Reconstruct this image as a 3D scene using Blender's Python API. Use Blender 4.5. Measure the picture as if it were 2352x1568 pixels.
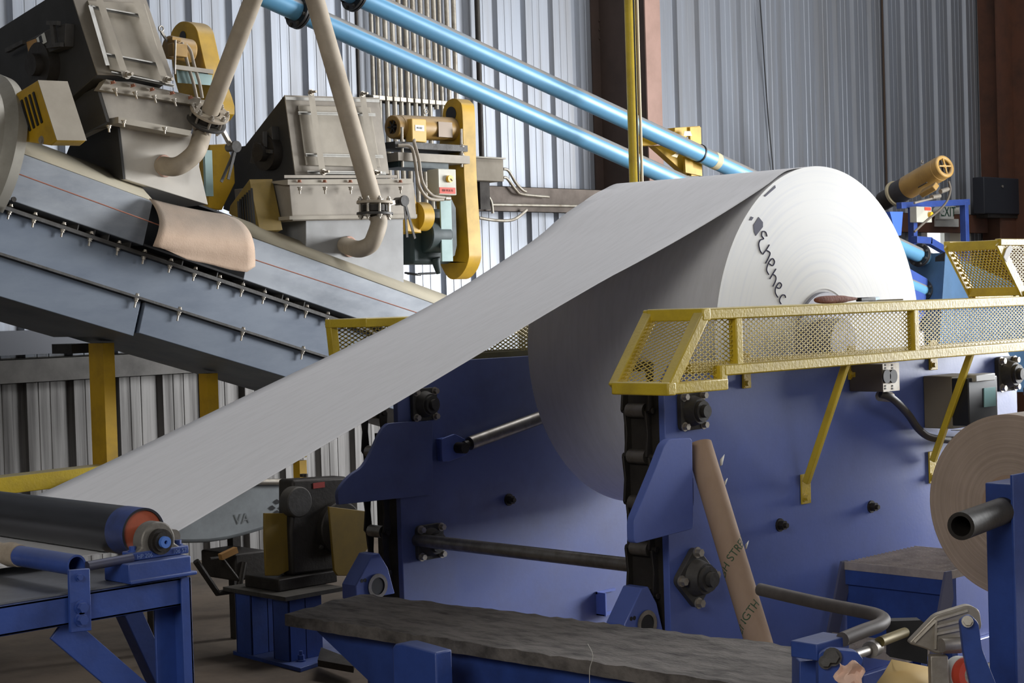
import bpy, bmesh, math, random
import numpy as np
from mathutils import Vector, Matrix
random.seed(7)
rnd = random.Random(11)
scn = bpy.context.scene
for o in list(bpy.data.objects): bpy.data.objects.remove(o)
COL = scn.collection

# ------------------------------------------------------------------ camera
W, H, F = 2352, 1568, 3921.0
EYE = 1.7
def _axes():
    a = np.array([5130 - W/2, -(575 - H/2), -F]); b = np.array([-2478 - W/2, -(806 - H/2), -F])
    a /= np.linalg.norm(a); b = b - a*(a@b); b /= np.linalg.norm(b)
    return np.array([a, b, np.cross(a, b)])
RM = _axes()                       # rows: world axes seen in camera space; world = RM @ cam
cd = bpy.data.cameras.new('camera'); cam = bpy.data.objects.new('camera', cd); COL.objects.link(cam)
cd.sensor_fit = 'HORIZONTAL'; cd.sensor_width = 36.0; cd.lens = F*36.0/W
cd.clip_start = 0.05; cd.clip_end = 200
cam.matrix_world = Matrix([[*RM[0], 0], [*RM[1], 0], [*RM[2], EYE], [0, 0, 0, 1]])
scn.camera = cam

# ------------------------------------------------------------------ world, lights, exposure
scn.view_settings.view_transform = 'Standard'; scn.view_settings.look = 'None'
scn.view_settings.gamma = 1.0; scn.view_settings.use_curve_mapping = False
scn.view_settings.exposure = 0.0
wd = bpy.data.worlds.new('sky'); scn.world = wd; wd.use_nodes = True
bg = wd.node_tree.nodes['Background']; bg.inputs[0].default_value = (0.80, 0.88, 1.0, 1); bg.inputs[1].default_value = 0.27
def area(name, loc, target, sx, sy, power, col):
    l = bpy.data.lights.new(name, 'AREA'); l.shape = 'RECTANGLE'; l.size = sx; l.size_y = sy
    l.energy = power; l.color = col
    o = bpy.data.objects.new(name, l); COL.objects.link(o); o.location = loc
    d = Vector(target) - Vector(loc); o.rotation_euler = d.to_track_quat('-Z', 'Y').to_euler()
    return o
area('daylight_loading_door', (13.5, 2.8, 2.2), (5.5, 5.0, 1.3), 3.6, 2.8, 1300, (0.96, 0.98, 1.0))
area('daylight_front_opening', (8.0, -6.5, 4.0), (5.5, 6.0, 1.4), 4.0, 3.0, 100, (1.0, 0.96, 0.88))
area('roof_skylight', (8.4, 5.6, 8.7), (5.2, 5.4, 0.0), 5.0, 2.5, 340, (0.96, 0.97, 1.0))
area('left_fill_light', (-3.6, 0.5, 4.2), (5.5, 5.0, 1.2), 4.0, 2.0, 300, (1.0, 0.98, 0.93))  # added fill for surfaces facing left, no known window
area('right_wall_fill_light', (13.0, 5.4, 8.7), (13.6, 9.6, 1.5), 5.0, 2.5, 270, (0.97, 0.98, 1.0))  # added fill to brighten the right part of the back wall
area('outdoor_daylight', (24.0, 12.0, 7.0), (20.0, 18.0, 1.0), 5.0, 4.0, 6000, (1.0, 1.0, 1.0))

# ------------------------------------------------------------------ geometry helpers
V = lambda *a: np.array(a, float)
CAM = V(0, 0, EYE)
def ray(px, py): return RM @ V(px - W/2, -(py - H/2), -F)
def gY(px, py, y):
    d = ray(px, py); return CAM + d*(y/d[1])
def gX(px, py, x):
    d = ray(px, py); return CAM + d*(x/d[0])
def gZ(px, py, z):
    d = ray(px, py); return CAM + d*((z - EYE)/d[2])
def gD(px, py, dep): return CAM + ray(px, py)*(dep/F)
XA, YA, ZA = V(1,0,0), V(0,1,0), V(0,0,1)
def unit(v):
    v = np.array(v, float); return v/np.linalg.norm(v)
def perp(d):
    d = unit(d); a = unit(np.cross(d, ZA)) if abs(d[2]) < .95 else unit(np.cross(d, XA))
    return a, np.cross(a, d)
def smooth(pts, k=6):
    pts = [np.array(p, float) for p in pts]
    if len(pts) < 3: return pts
    out = []; n = len(pts)
    for i in range(n-1):
        p0 = pts[max(i-1, 0)]; p1 = pts[i]; p2 = pts[i+1]; p3 = pts[min(i+2, n-1)]
        for j in range(k):
            t = j/k
            out.append(.5*((2*p1)+(-p0+p2)*t+(2*p0-5*p1+4*p2-p3)*t*t+(-p0+3*p1-3*p2+p3)*t**3))
    out.append(pts[-1]); return out
def subdiv2(pts2, k=5): return [tuple(p) for p in smooth([V(a, b) for a, b in pts2], k)]

class M:
    def __init__(s): s.v = []; s.f = []
    def add(s, vs, fs):
        o = len(s.v); s.v += [tuple(map(float, p)) for p in vs]; s.f += [[i+o for i in f] for f in fs]; return s
    def hexa(s, c):   # 8 corners: bottom loop 0-3, top loop 4-7
        return s.add(c, [(3,2,1,0), (4,5,6,7), (0,1,5,4), (1,2,6,5), (2,3,7,6), (3,0,4,7)])
    def box(s, lo, hi):
        a, b = np.minimum(lo, hi), np.maximum(lo, hi)
        return s.hexa([(a[0],a[1],a[2]),(b[0],a[1],a[2]),(b[0],b[1],a[2]),(a[0],b[1],a[2]),
                       (a[0],a[1],b[2]),(b[0],a[1],b[2]),(b[0],b[1],b[2]),(a[0],b[1],b[2])])
    def obox(s, o, u, v, w):   # corner o with edge vectors
        o, u, v, w = map(np.array, (o, u, v, w))
        if np.cross(u, v) @ w < 0: u, v = v, u
        return s.hexa([o, o+u, o+u+v, o+v, o+w, o+u+w, o+u+v+w, o+v+w])
    def bar(s, p0, p1, w, h=None, up=ZA):
        h = w if h is None else h
        p0, p1 = np.array(p0, float), np.array(p1, float); d = unit(p1-p0)
        sd = np.cross(d, up)
        sd = perp(d)[0] if np.linalg.norm(sd) < 1e-4 else unit(sd)
        u = np.cross(sd, d)
        return s.obox(p0-sd*w/2-u*h/2, p1-p0, sd*w, u*h)
    def prism(s, pts, vec):
        pts = [np.array(p, float) for p in pts]; vec = np.array(vec, float); n = len(pts)
        nn = sum(np.cross(pts[i]-pts[0], pts[(i+1) % n]-pts[0]) for i in range(n))
        if nn @ vec > 0: pts = pts[::-1]
        # cap faces: pts (facing -vec) and pts+vec
        return s.add(pts+[p+vec for p in pts], [list(range(n)), list(range(2*n-1, n-1, -1))] +
                     [[(i+1) % n, i, i+n, (i+1) % n+n] for i in range(n)])
    def cyl(s, p0, p1, r, n=20, r1=None, ri=0, cap=True):
        r1 = r if r1 is None else r1
        p0, p1 = np.array(p0, float), np.array(p1, float); a, b = perp(p1-p0)
        an = [2*math.pi*i/n for i in range(n)]
        R0 = [p0+(a*math.cos(t)+b*math.sin(t))*r for t in an]; R1 = [p1+(a*math.cos(t)+b*math.sin(t))*r1 for t in an]
        if ri <= 0:
            f = [[i, (i+1) % n, (i+1) % n+n, i+n] for i in range(n)]
            if cap: f += [list(range(n-1, -1, -1)), list(range(n, 2*n))]
            return s.add(R0+R1, f)
        Q0 = [p0+(a*math.cos(t)+b*math.sin(t))*ri for t in an]; Q1 = [p1+(a*math.cos(t)+b*math.sin(t))*ri for t in an]
        f = []
        for i in range(n):
            j = (i+1) % n
            f += [[i, j, j+n, i+n], [i+2*n, i+3*n, j+3*n, j+2*n], [i, i+2*n, j+2*n, j], [i+n, j+n, j+3*n, i+3*n]]
        return s.add(R0+R1+Q0+Q1, f)
    def tube(s, pts, r, n=12, cap=True, rs=None):
        pts = [np.array(p, float) for p in pts]; m = len(pts); a = None; vs = []
        for i, p in enumerate(pts):
            d = unit(pts[min(i+1, m-1)]-pts[max(i-1, 0)])
            if a is None: a = perp(d)[0]
            else: a = unit(a-d*(a@d))
            b = np.cross(d, a); rr = rs[i] if rs else r
            vs += [p+(a*math.cos(2*math.pi*k/n)+b*math.sin(2*math.pi*k/n))*rr for k in range(n)]
        f = [[i*n+k, i*n+(k+1) % n, (i+1)*n+(k+1) % n, (i+1)*n+k] for i in range(m-1) for k in range(n)]
        if cap: f += [list(range(n-1, -1, -1)), list(range((m-1)*n, m*n))]
        return s.add(vs, f)
    def grid(s, rows):
        nu = len(rows[0]); vs = [p for r in rows for p in r]
        return s.add(vs, [[i*nu+j, i*nu+j+1, (i+1)*nu+j+1, (i+1)*nu+j] for i in range(len(rows)-1) for j in range(nu-1)])
    def bolt(s, p, d, r, h=None, wash=True, stud=0):
        p = np.array(p, float); d = unit(d); h = h or r*1.1
        if wash: s.cyl(p, p+d*h*.25, r*1.45, 14)
        s.cyl(p+d*h*.2, p+d*h, r*1.05, 6)
        if stud: s.cyl(p+d*h, p+d*(h+stud), r*.55, 10)
        return s
    def ring_torus(s, c, ax, R, r, n=24, m=8, a0=0, a1=2*math.pi):
        a, b = perp(ax); pts = [np.array(c)+(a*math.cos(t)+b*math.sin(t))*R for t in np.linspace(a0, a1, n+1)]
        return s.tube(pts, r, m, cap=True)
    def build(s, name, mat, parent=None, bev=0, ang=35, solid=0, label=None):
        me = bpy.data.meshes.new(name)
        vs = np.array(s.v); off = V(0,0,0)
        if parent is None:
            lo, hi = vs.min(0), vs.max(0); off = V((lo[0]+hi[0])/2, (lo[1]+hi[1])/2, lo[2]); vs = vs-off
        me.from_pydata(vs.tolist(), [], s.f); me.materials.append(mat)
        bm = bmesh.new(); bm.from_mesh(me); bmesh.ops.recalc_face_normals(bm, faces=bm.faces); bm.to_mesh(me); bm.free()
        me.polygons.foreach_set('use_smooth', [True]*len(me.polygons)); me.set_sharp_from_angle(angle=math.radians(ang))
        o = bpy.data.objects.new(name, me); COL.objects.link(o); o.location = off
        if parent is not None: o.parent = parent
        if solid:
            m = o.modifiers.new('thick', 'SOLIDIFY'); m.thickness = solid; m.offset = 0
        if bev:
            m = o.modifiers.new('edge', 'BEVEL'); m.width = bev; m.segments = 2; m.limit_method = 'ANGLE'; m.angle_limit = math.radians(40)
        if label: o['label'] = label
        return o

ROOTS = []
def thing(name, label, cat, group=None):
    o = bpy.data.objects.new(name, None); COL.objects.link(o); o.empty_display_size = .1
    o['label'] = label; o['category'] = cat
    if group: o['group'] = group
    ROOTS.append(o); return o
def tag(o, label, cat, group=None, kind=None):
    o['label'] = label; o['category'] = cat
    if group: o['group'] = group
    if kind: o['kind'] = kind
    return o
def struct(o): o['kind'] = 'structure'; return o
def dup(root, delta, label=None):
    r = root.copy(); COL.objects.link(r); r.location = Vector(root.location)+Vector(delta)
    if label: r['label'] = label
    def rec(a, b):
        for ch in list(a.children):
            if ch == b: continue
            c = ch.copy(); COL.objects.link(c); c.parent = b; rec(ch, c)
    rec(root, r)
    if r.type == 'EMPTY': ROOTS.append(r)
    return r
def settle():
    bpy.context.view_layer.update()
    for r in ROOTS:
        lo = V(1e9,1e9,1e9); hi = -lo
        for c in r.children_recursive:
            if c.type != 'MESH': continue
            mw = np.array(c.matrix_world); co = np.empty(len(c.data.vertices)*3); c.data.vertices.foreach_get('co', co)
            co = co.reshape(-1, 3) @ mw[:3, :3].T + mw[:3, 3]
            lo = np.minimum(lo, co.min(0)); hi = np.maximum(hi, co.max(0))
        base = Vector(((lo[0]+hi[0])/2, (lo[1]+hi[1])/2, lo[2])); d = base-r.location
        r.location = base
        for c in r.children: c.location = c.location-d

def text_mesh(txt, size, depth=.0006):
    """verts in a flat frame (x right, y up, z out), faces"""
    cu = bpy.data.curves.new('lettering', 'FONT'); cu.body = txt; cu.size = size; cu.extrude = depth; cu.align_x = 'CENTER'; cu.align_y = 'CENTER'
    ob = bpy.data.objects.new('lettering', cu); COL.objects.link(ob)
    me = bpy.data.meshes.new_from_object(ob)
    vs = [V(*v.co) for v in me.vertices]; fs = [list(p.vertices) for p in me.polygons]
    bpy.data.objects.remove(ob); bpy.data.meshes.remove(me); bpy.data.curves.remove(cu)
    return vs, fs
def put_text(m, txt, size, c, xd, yd, depth=.0006):
    vs, fs = text_mesh(txt, size, depth); xd, yd = unit(xd), unit(yd); n = np.cross(xd, yd)
    return m.add([np.array(c)+xd*v[0]+yd*v[1]+n*v[2] for v in vs], fs)

def emesh(m, poly, nrm, su, sv, w, t, udir):
    """expanded metal: two families of strands clipped to a convex polygon. su, sv = diamond length and height"""
    o = np.mean(poly, 0); nrm = unit(nrm); u = unit(udir-nrm*(np.array(udir)@nrm)); v = np.cross(nrm, u)
    P2 = [((p-o)@u, (p-o)@v) for p in poly]
    for sg in (1, -1):
        d = unit([su, sg*sv]); q = V(-d[1], d[0]); pit = su*sv/math.hypot(su, sv)
        ks = [p[0]*q[0]+p[1]*q[1] for p in P2]; k = math.ceil(min(ks)/pit)*pit
        while k < max(ks):
            ts = []
            for i in range(len(P2)):
                a, b = P2[i], P2[(i+1) % len(P2)]; ka, kb = a[0]*q[0]+a[1]*q[1]-k, b[0]*q[0]+b[1]*q[1]-k
                if (ka < 0) != (kb < 0):
                    s_ = ka/(ka-kb); ts.append((a[0]+(b[0]-a[0])*s_)*d[0]+(a[1]+(b[1]-a[1])*s_)*d[1])
            if len(ts) == 2 and abs(ts[1]-ts[0]) > .004:
                p0 = o+u*(q[0]*k+d[0]*ts[0])+v*(q[1]*k+d[1]*ts[0]); p1 = o+u*(q[0]*k+d[0]*ts[1])+v*(q[1]*k+d[1]*ts[1])
                m.bar(p0, p1, w, t, up=nrm)
            k += pit
    return m

# ------------------------------------------------------------------ materials
def srgb(c):
    if isinstance(c, str): c = [int(c[i:i+2], 16) for i in (0, 2, 4)]
    return tuple(((x/255)/12.92 if x/255 <= .04045 else ((x/255+.055)/1.055)**2.4) for x in c)
def mat(name, col, rough=.5, metal=0., dirt=None, amt=.0, scale=4., stretch=(1,1,1), bump=0., bscale=60., dust=None, dustamt=.8, spec=.5, dlo=.25, dhi=.8):
    m = bpy.data.materials.new(name); m.use_nodes = True; nt = m.node_tree; N = nt.nodes; L = nt.links
    b = N['Principled BSDF']; b.inputs['Roughness'].default_value = rough; b.inputs['Metallic'].default_value = metal
    b.inputs['Specular IOR Level'].default_value = spec
    c = srgb(col); tc = N.new('ShaderNodeTexCoord'); mp = N.new('ShaderNodeMapping'); mp.inputs['Scale'].default_value = stretch
    L.new(tc.outputs['Object'], mp.inputs[0])
    rgb = N.new('ShaderNodeRGB'); rgb.outputs[0].default_value = (*c, 1); cur = rgb.outputs[0]
    if dirt:
        nz = N.new('ShaderNodeTexNoise'); nz.inputs['Scale'].default_value = scale; nz.inputs['Detail'].default_value = 8; nz.inputs['Roughness'].default_value = .65
        L.new(mp.outputs[0], nz.inputs['Vector'])
        rp = N.new('ShaderNodeValToRGB'); rp.color_ramp.elements[0].position = .42; rp.color_ramp.elements[1].position = .72
        rp.color_ramp.elements[1].color = (amt, amt, amt, 1); rp.color_ramp.elements[0].color = (0, 0, 0, 1)
        L.new(nz.outputs[0], rp.inputs[0])
        mx = N.new('ShaderNodeMix'); mx.data_type = 'RGBA'; L.new(rp.outputs[0], mx.inputs['Factor']); L.new(cur, mx.inputs[6]); mx.inputs[7].default_value = (*srgb(dirt), 1)
        cur = mx.outputs[2]
        mr = N.new('ShaderNodeMapRange'); mr.inputs[3].default_value = max(0, rough-.08); mr.inputs[4].default_value = min(1, rough+.2)
        L.new(nz.outputs[0], mr.inputs[0]); L.new(mr.outputs[0], b.inputs['Roughness'])
    if dust:
        ge = N.new('ShaderNodeNewGeometry'); sp = N.new('ShaderNodeSeparateXYZ'); L.new(ge.outputs['Normal'], sp.inputs[0])
        nz2 = N.new('ShaderNodeTexNoise'); nz2.inputs['Scale'].default_value = 9; nz2.inputs['Detail'].default_value = 6; L.new(tc.outputs['Object'], nz2.inputs['Vector'])
        m1 = N.new('ShaderNodeMapRange'); m1.inputs[1].default_value = dlo; m1.inputs[2].default_value = dhi; m1.inputs[4].default_value = dustamt; L.new(sp.outputs[2], m1.inputs[0])
        m2 = N.new('ShaderNodeMapRange'); m2.inputs[1].default_value = .3; m2.inputs[2].default_value = .6; m2.inputs[3].default_value = .75; L.new(nz2.outputs[0], m2.inputs[0])
        mm = N.new('ShaderNodeMath'); mm.operation = 'MULTIPLY'; L.new(m1.outputs[0], mm.inputs[0]); L.new(m2.outputs[0], mm.inputs[1])
        mx = N.new('ShaderNodeMix'); mx.data_type = 'RGBA'; L.new(mm.outputs[0], mx.inputs['Factor']); L.new(cur, mx.inputs[6]); mx.inputs[7].default_value = (*srgb(dust), 1)
        cur = mx.outputs[2]
    L.new(cur, b.inputs['Base Color'])
    if bump:
        nz3 = N.new('ShaderNodeTexNoise'); nz3.inputs['Scale'].default_value = bscale; nz3.inputs['Detail'].default_value = 4; L.new(mp.outputs[0], nz3.inputs['Vector'])
        bp = N.new('ShaderNodeBump'); bp.inputs['Strength'].default_value = bump; bp.inputs['Distance'].default_value = .004; L.new(nz3.outputs[0], bp.inputs['Height']); L.new(bp.outputs[0], b.inputs['Normal'])
    return m
TAN = (150, 138, 118)
blue = mat('frame_blue_paint', (88, 106, 176), .34, 0, (72, 86, 146), .5, 3.5, bump=.07, bscale=60)
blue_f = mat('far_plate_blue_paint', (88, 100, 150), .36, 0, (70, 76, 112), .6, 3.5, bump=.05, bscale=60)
blue_d = mat('table_blue_paint', (50, 76, 148), .38, 0, (34, 50, 100), .7, 5, bump=.15, bscale=60, dust=(120, 125, 140), dustamt=.35)
yel = mat('yellow_paint', (206, 178, 48), .35, 0, (150, 122, 40), .6, 6, bump=.3, bscale=90, dust=(205, 195, 160), dustamt=.55)
yel_m = mat('motor_gold_paint', (166, 130, 66), .45, 0, (120, 90, 45), .6, 7, dust=(140, 120, 92), dustamt=.85)
yel_g = mat('guard_yellow_paint', (196, 154, 26), .45, 0, (116, 96, 40), .6, 4, dust=(140, 122, 90), dustamt=.8)
yel_d = mat('dusty_dark_yellow_paint', (128, 104, 34), .6, 0, (92, 78, 44), .7, 4, dust=(120, 108, 84), dustamt=.8)
paper = mat('white_paper', (222, 221, 223), .6, 0, (208, 207, 208), .6, 6, stretch=(1.2, 7, 1.2))
def face_mat():
    m = mat('paper_roll_edge', (232, 232, 230), .55); nt = m.node_tree; N = nt.nodes; L = nt.links; b = N['Principled BSDF']
    tc = N.new('ShaderNodeTexCoord'); sp = N.new('ShaderNodeSeparateXYZ'); L.new(tc.outputs['Object'], sp.inputs[0])
    cb = N.new('ShaderNodeCombineXYZ'); L.new(sp.outputs[0], cb.inputs[0]); L.new(sp.outputs[2], cb.inputs[1])
    ln = N.new('ShaderNodeVectorMath'); ln.operation = 'LENGTH'; L.new(cb.outputs[0], ln.inputs[0])
    nz = N.new('ShaderNodeTexNoise'); nz.noise_dimensions = '1D'; nz.inputs['Scale'].default_value = 45; nz.inputs['Detail'].default_value = 10; L.new(ln.outputs['Value'], nz.inputs['W'])
    n2 = N.new('ShaderNodeTexNoise'); n2.inputs['Scale'].default_value = 2.5; L.new(tc.outputs['Object'], n2.inputs['Vector'])
    mu = N.new('ShaderNodeMath'); mu.operation = 'MULTIPLY'; L.new(nz.outputs[0], mu.inputs[0]); L.new(n2.outputs[0], mu.inputs[1])
    rp = N.new('ShaderNodeValToRGB'); rp.color_ramp.elements[0].position = .22; rp.color_ramp.elements[1].position = .36
    rp.color_ramp.elements[0].color = (*srgb((236, 236, 234)), 1); rp.color_ramp.elements[1].color = (*srgb((228, 229, 231)), 1)
    L.new(mu.outputs[0], rp.inputs[0]); L.new(rp.outputs[0], b.inputs['Base Color'])
    bp = N.new('ShaderNodeBump'); bp.inputs['Strength'].default_value = .12; bp.inputs['Distance'].default_value = .002; L.new(nz.outputs[0], bp.inputs['Height']); L.new(bp.outputs[0], b.inputs['Normal'])
    return m
paper_edge = face_mat()
ink = mat('blue_black_ink', (58, 58, 84), .7)
steel = mat('bare_steel', (150, 145, 138), .35, .9, (92, 84, 74), .7, 14)
dsteel = mat('dark_greasy_steel', (58, 54, 50), .5, .5, (36, 32, 30), .7, 9, bump=.3)
iron = mat('grey_cast_iron', (74, 72, 70), .55, .3, (48, 44, 40), .6, 12, bump=.3, dust=(110, 104, 94), dustamt=.4)
zinc = mat('zinc_plated_steel', (172, 166, 156), .42, .7, (140, 120, 96), .5, 30)
redbolt = mat('rusted_bolt_head', (150, 96, 72), .7)
galv = mat('galvanized_sheet', (150, 155, 164), .42, .55, (124, 122, 120), .7, 1.6, stretch=(5, 5, .22))
galv2 = mat('galvanized_duct_band', (160, 156, 146), .45, .35, (120, 114, 102), .6, 4)
conduit_m = mat('conduit_steel', (176, 170, 158), .4, .6, (110, 98, 82), .7, 12)
hop_shade = mat('hopper_side_painted_shade', (52, 51, 50), .6, .1, (38, 37, 36), .6, 3, dust=(104, 98, 88), dustamt=.5)  # shade on the hopper sides put into a darker colour
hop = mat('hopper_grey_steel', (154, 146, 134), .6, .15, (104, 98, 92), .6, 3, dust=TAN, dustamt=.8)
hop2 = mat('hopper_panel_steel', (156, 148, 134), .6, .1, (118, 110, 98), .6, 3, dust=TAN, dustamt=.6)
conv_m = mat('conveyor_grey_paint', (148, 153, 160), .5, .1, (92, 100, 112), .6, 2.2, stretch=(1, 1, 2.5), dust=(168, 160, 140), dustamt=1.)
conv_top = mat('conveyor_dusty_cover', (170, 162, 142), .75, 0, (146, 138, 122), .6, 3)
conv_low = mat('conveyor_blue_grey_paint', (108, 118, 132), .5, .1, (76, 88, 108), .6, 2.0, stretch=(1, 1, 3), dust=(130, 124, 110), dustamt=.9)
tanpipe = mat('dusty_tan_pipe', (178, 165, 147), .6, 0, (138, 126, 108), .7, 4, dust=TAN, dustamt=.5)
bluepipe = mat('light_blue_pipe', (92, 148, 184), .35, .1, (84, 128, 158), .5, 3, dust=(128, 122, 114), dustamt=1., dlo=.30, dhi=.42)
bluetank = mat('tank_blue_paint', (62, 94, 126), .6, 0, (50, 76, 100), .6, 4)
kraft = mat('kraft_paper', (198, 172, 150), .8, 0, (176, 150, 128), .6, 7, bump=.3, bscale=120, dust=(130, 122, 112), dustamt=.8, dlo=.2, dhi=.7)
tube_m = mat('cardboard_tube', (164, 138, 116), .75, 0, (146, 120, 98), .5, 5, stretch=(3, 3, .6))
teal = mat('reducer_teal_paint', (36, 54, 56), .5, 0, (36, 46, 46), .7, 8, dust=(96, 98, 90), dustamt=.4)
tealp = mat('teal_grey_plate', (146, 172, 170), .5, 0, (110, 130, 128), .4, 6)
black = mat('black_plastic', (26, 26, 28), .5)
blackdirt = mat('worn_dark_bench_top', (112, 106, 101), .72, 0, (42, 38, 36), .95, 9, stretch=(2.5, .8, 1), bump=1.0, bscale=45)
rustbrown = mat('brown_primer_steel', (92, 58, 42), .6, .1, (52, 40, 34), .7, 3)
pinkbrown = mat('pale_brown_primer', (150, 120, 108), .6, 0, (116, 92, 80), .6, 3)
white_m = mat('white_enamel', (214, 214, 208), .5, 0, (180, 178, 170), .4, 6)
boxgrey = mat('beige_switch_box', (188, 186, 172), .5, 0, (150, 146, 132), .4, 6)
red_m = mat('red_label', (196, 70, 48), .6)
green_m = mat('dark_green_letters', (20, 70, 52), .6)
orange_m = mat('orange_roller_end', (172, 82, 52), .55, 0, (110, 58, 44), .7, 9)
rollmat = mat('black_polished_roller', (58, 58, 62), .28, .5, (40, 40, 44), .5, 2, stretch=(8, 1, 8))
bin_m = mat('dirty_white_bin', (150, 156, 160), .6, 0, (96, 98, 98), .6, 4)
alu = mat('cast_aluminium', (168, 160, 148), .45, .6, (116, 108, 98), .6, 12, bump=.2)
ply = mat('yellow_kraft_board', (206, 178, 124), .8, 0, (186, 156, 104), .5, 4)
leather = mat('brown_leather', (132, 82, 66), .75, 0, (84, 52, 44), .6, 25, bump=.6, bscale=80)
screen_m = mat('display_glass', (150, 190, 190), .2)
grate_m = mat('dusty_grating_steel', (176, 166, 160), .5, .2, (84, 80, 84), .5, 10)
floor_m = mat('concrete_floor', (112, 98, 84), .8, 0, (60, 54, 48), .9, 1.3, bump=.3, bscale=25)
orangewire = mat('orange_pull_cord', (158, 98, 76), .6)
dark_shell = mat('dark_insulated_panel', (96, 94, 92), .85)
grimy_shade = mat('grimy_shaded_galvanized_sheet', (112, 110, 108), .5, .45, (48, 44, 42), .9, 2.4, stretch=(7, 7, .2))  # streaky grime, plus darkening for shade low on the wall
# ================================================================== BUILDING SHELL
YW = 9.8
XC = gY(2300, 300, YW)[0]
XCOL = gY(1375, 100, YW)[0]
struct(M().box((-4, -7, -.2), (XC+1, YW+.3, 0)).build('floor', floor_m))
struct(M().box((-4, -7, 9.0), (XC+1, YW+.3, 9.2)).build('ceiling', dark_shell))
struct(M().box((-4.2, -7, 0), (-4, YW+.3, 9)).build('wall_left', dark_shell))
DX0, DX1 = gY(2119, 560, YW)[0], gY(2208, 560, YW)[0]
DZ = gY(2160, 519, YW)[2]
def panel_wall(x0, x1, z0, z1):
    ph = gY(1553, 250, YW)[0]; x = ph; pts = []
    while x > x0-.3: x -= .3227 if x > 7.4 else .335
    prof = [(0, .038), (.055, .038), (.075, 0), (.130, 0), (.135, .0035), (.147, .0035), (.152, 0), (.205, 0), (.210, .0035), (.222, .0035), (.227, 0), (.2848, 0)]
    while x < x1+.3:
        p = .335 if x < 7.3 else .3227 if x < 11.8 else .311
        for a, b in prof: pts.append((x+a*p/.3048-.028, YW+b))
        x += p
    pts = [q for q in pts if x0 <= q[0] <= x1]
    pts = [(x0, YW)]+pts+[(x1, YW)]
    return [[V(a, b, z) for a, b in pts] for z in (z0, z1)]
m = M(); m.grid(panel_wall(-4, DX0, 1.45, 9)); m.grid(panel_wall(DX0, DX1, DZ, 9)); m.grid(panel_wall(DX1, XC, 0, 9))
struct(m.build('wall_back', galv, ang=20))
struct(M().grid(panel_wall(-4, DX0, 0, 1.45)).build('wall_back_lower', grimy_shade, ang=20))
struct(M().box((XC, 3.2, 0), (XC+.2, YW+.2, 9)).build('wall_right', galv))
# corner column and frame column
m = M(); m.box((XC-.5, YW-.30, 0), (XC-.46, YW-.02, 9)); m.box((XC-.62, YW-.32, 0), (XC-.3, YW-.30, 9)); m.box((XC-.3, YW-.5, 0), (XC-.002, YW-.02, 9))
struct(m.build('trim_1', rustbrown))
m = M(); m.box((XCOL, 9.28, 0), (XCOL+.012, YW-.002, 9)); m.box((XCOL-.1, YW-.014, 0), (XCOL+.1, YW-.002, 9))
for px, py in ((1376, 48), (1376, 69), (1377, 89)):
    c = gX(px, py, XCOL-.001); m.cyl(c, c-XA*.012, .011, 10)
struct(m.build('trim_2', mat('dark_column_steel', (66, 52, 46), .6, .1, (46, 38, 34), .6, 3)))
struct(M().prism([V(XCOL-.005, 9.28, 0), V(XCOL+.16, 9.28, 0), V(XCOL+.22, 9.28, 9), V(XCOL-.005, 9.28, 9)], (0, -.012, 0)).build('trim_3', pinkbrown))
def girt(n, x0, x1, z, mt, h=.2):
    m = M(); m.box((x0, YW-.2, z-h/2), (x1, YW-.196, z+h/2)); m.box((x0, YW-.2, z+h/2-.004), (x1, YW-.003, z+h/2)); m.box((x0, YW-.2, z-h/2), (x1, YW-.17, z-h/2+.004))
    struct(m.build('trim_%d' % n, mt))
girt_m = mat('dark_girt_steel', (98, 88, 80), .5, .4, (58, 50, 44), .6, 5)
girt(4, 8.9, XCOL-.11, 2.52, girt_m, .2); girt(5, XCOL+.15, XC-.7, 2.40, rustbrown, .2)
girt(6, 4.0, 9.3, 1.37, mat('pale_girt_steel', (80, 77, 73), .55, .2, (48, 45, 42), .8, 4), .15)
m = M(); m.box((4.0, YW-.16, 1.47), (9.3, YW-.003, 1.62)); struct(m.build('trim_7', mat('grey_blue_girt', (84, 86, 92), .5, .3)))

# door with daylight beyond
dr = bpy.data.objects.new('door_1', None); COL.objects.link(dr); struct(dr)
m = M(); m.box((DX0-.12, YW-.06, 0), (DX0, YW+.08, DZ+.1)); m.box((DX1, YW-.06, 0), (DX1+.10, YW+.08, DZ+.1)); m.box((DX0-.12, YW-.06, DZ), (DX1+.1, YW+.08, DZ+.12))
m.build('door_frame', white_m, dr)
xm = gY(2166, 560, YW)[0]; xm2 = gY(2178, 560, YW)[0]
M().box((xm, YW-.02, 0), (xm2, YW+.03, DZ)).build('door_stile', white_m, dr)
M().box((xm2, YW-.0, 0), (DX1-.02, YW+.03, DZ)).build('door_leaf', mat('cream_door', (226, 220, 204), .5), dr)
struct(M().box((6, YW+.4, -.25), (60, 60, -.02)).build('ground_outside', mat('bright_gravel', (220, 222, 226), .9)))
struct(M().box((12, 20, -.02), (34, 20.3, 7)).build('daylight_backdrop', mat('white_backdrop', (235, 236, 238), .9)))  # added white surface that makes the doorway look bright

# ================================================================== PAPER ROLL + WEB
RX, RZ, RR = 6.108, 1.494, .75
YN, YF = 4.26, 5.31
C = lambda y: V(RX, y, RZ)
roll = thing('paper_roll', 'huge white paper roll mounted between the two blue frame plates', 'paper roll')
m = M(); n = 160
m.cyl(C(YN+.001), C(YF), RR, n); m.build('wound_paper', paper, roll)
m = M(); m.cyl(C(YN-.002), C(YN+.0005), RR-.0008, n, ri=.225)
fo = m.build('roll_edge', paper_edge, roll, label='bright layered edge of the wound paper')
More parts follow.
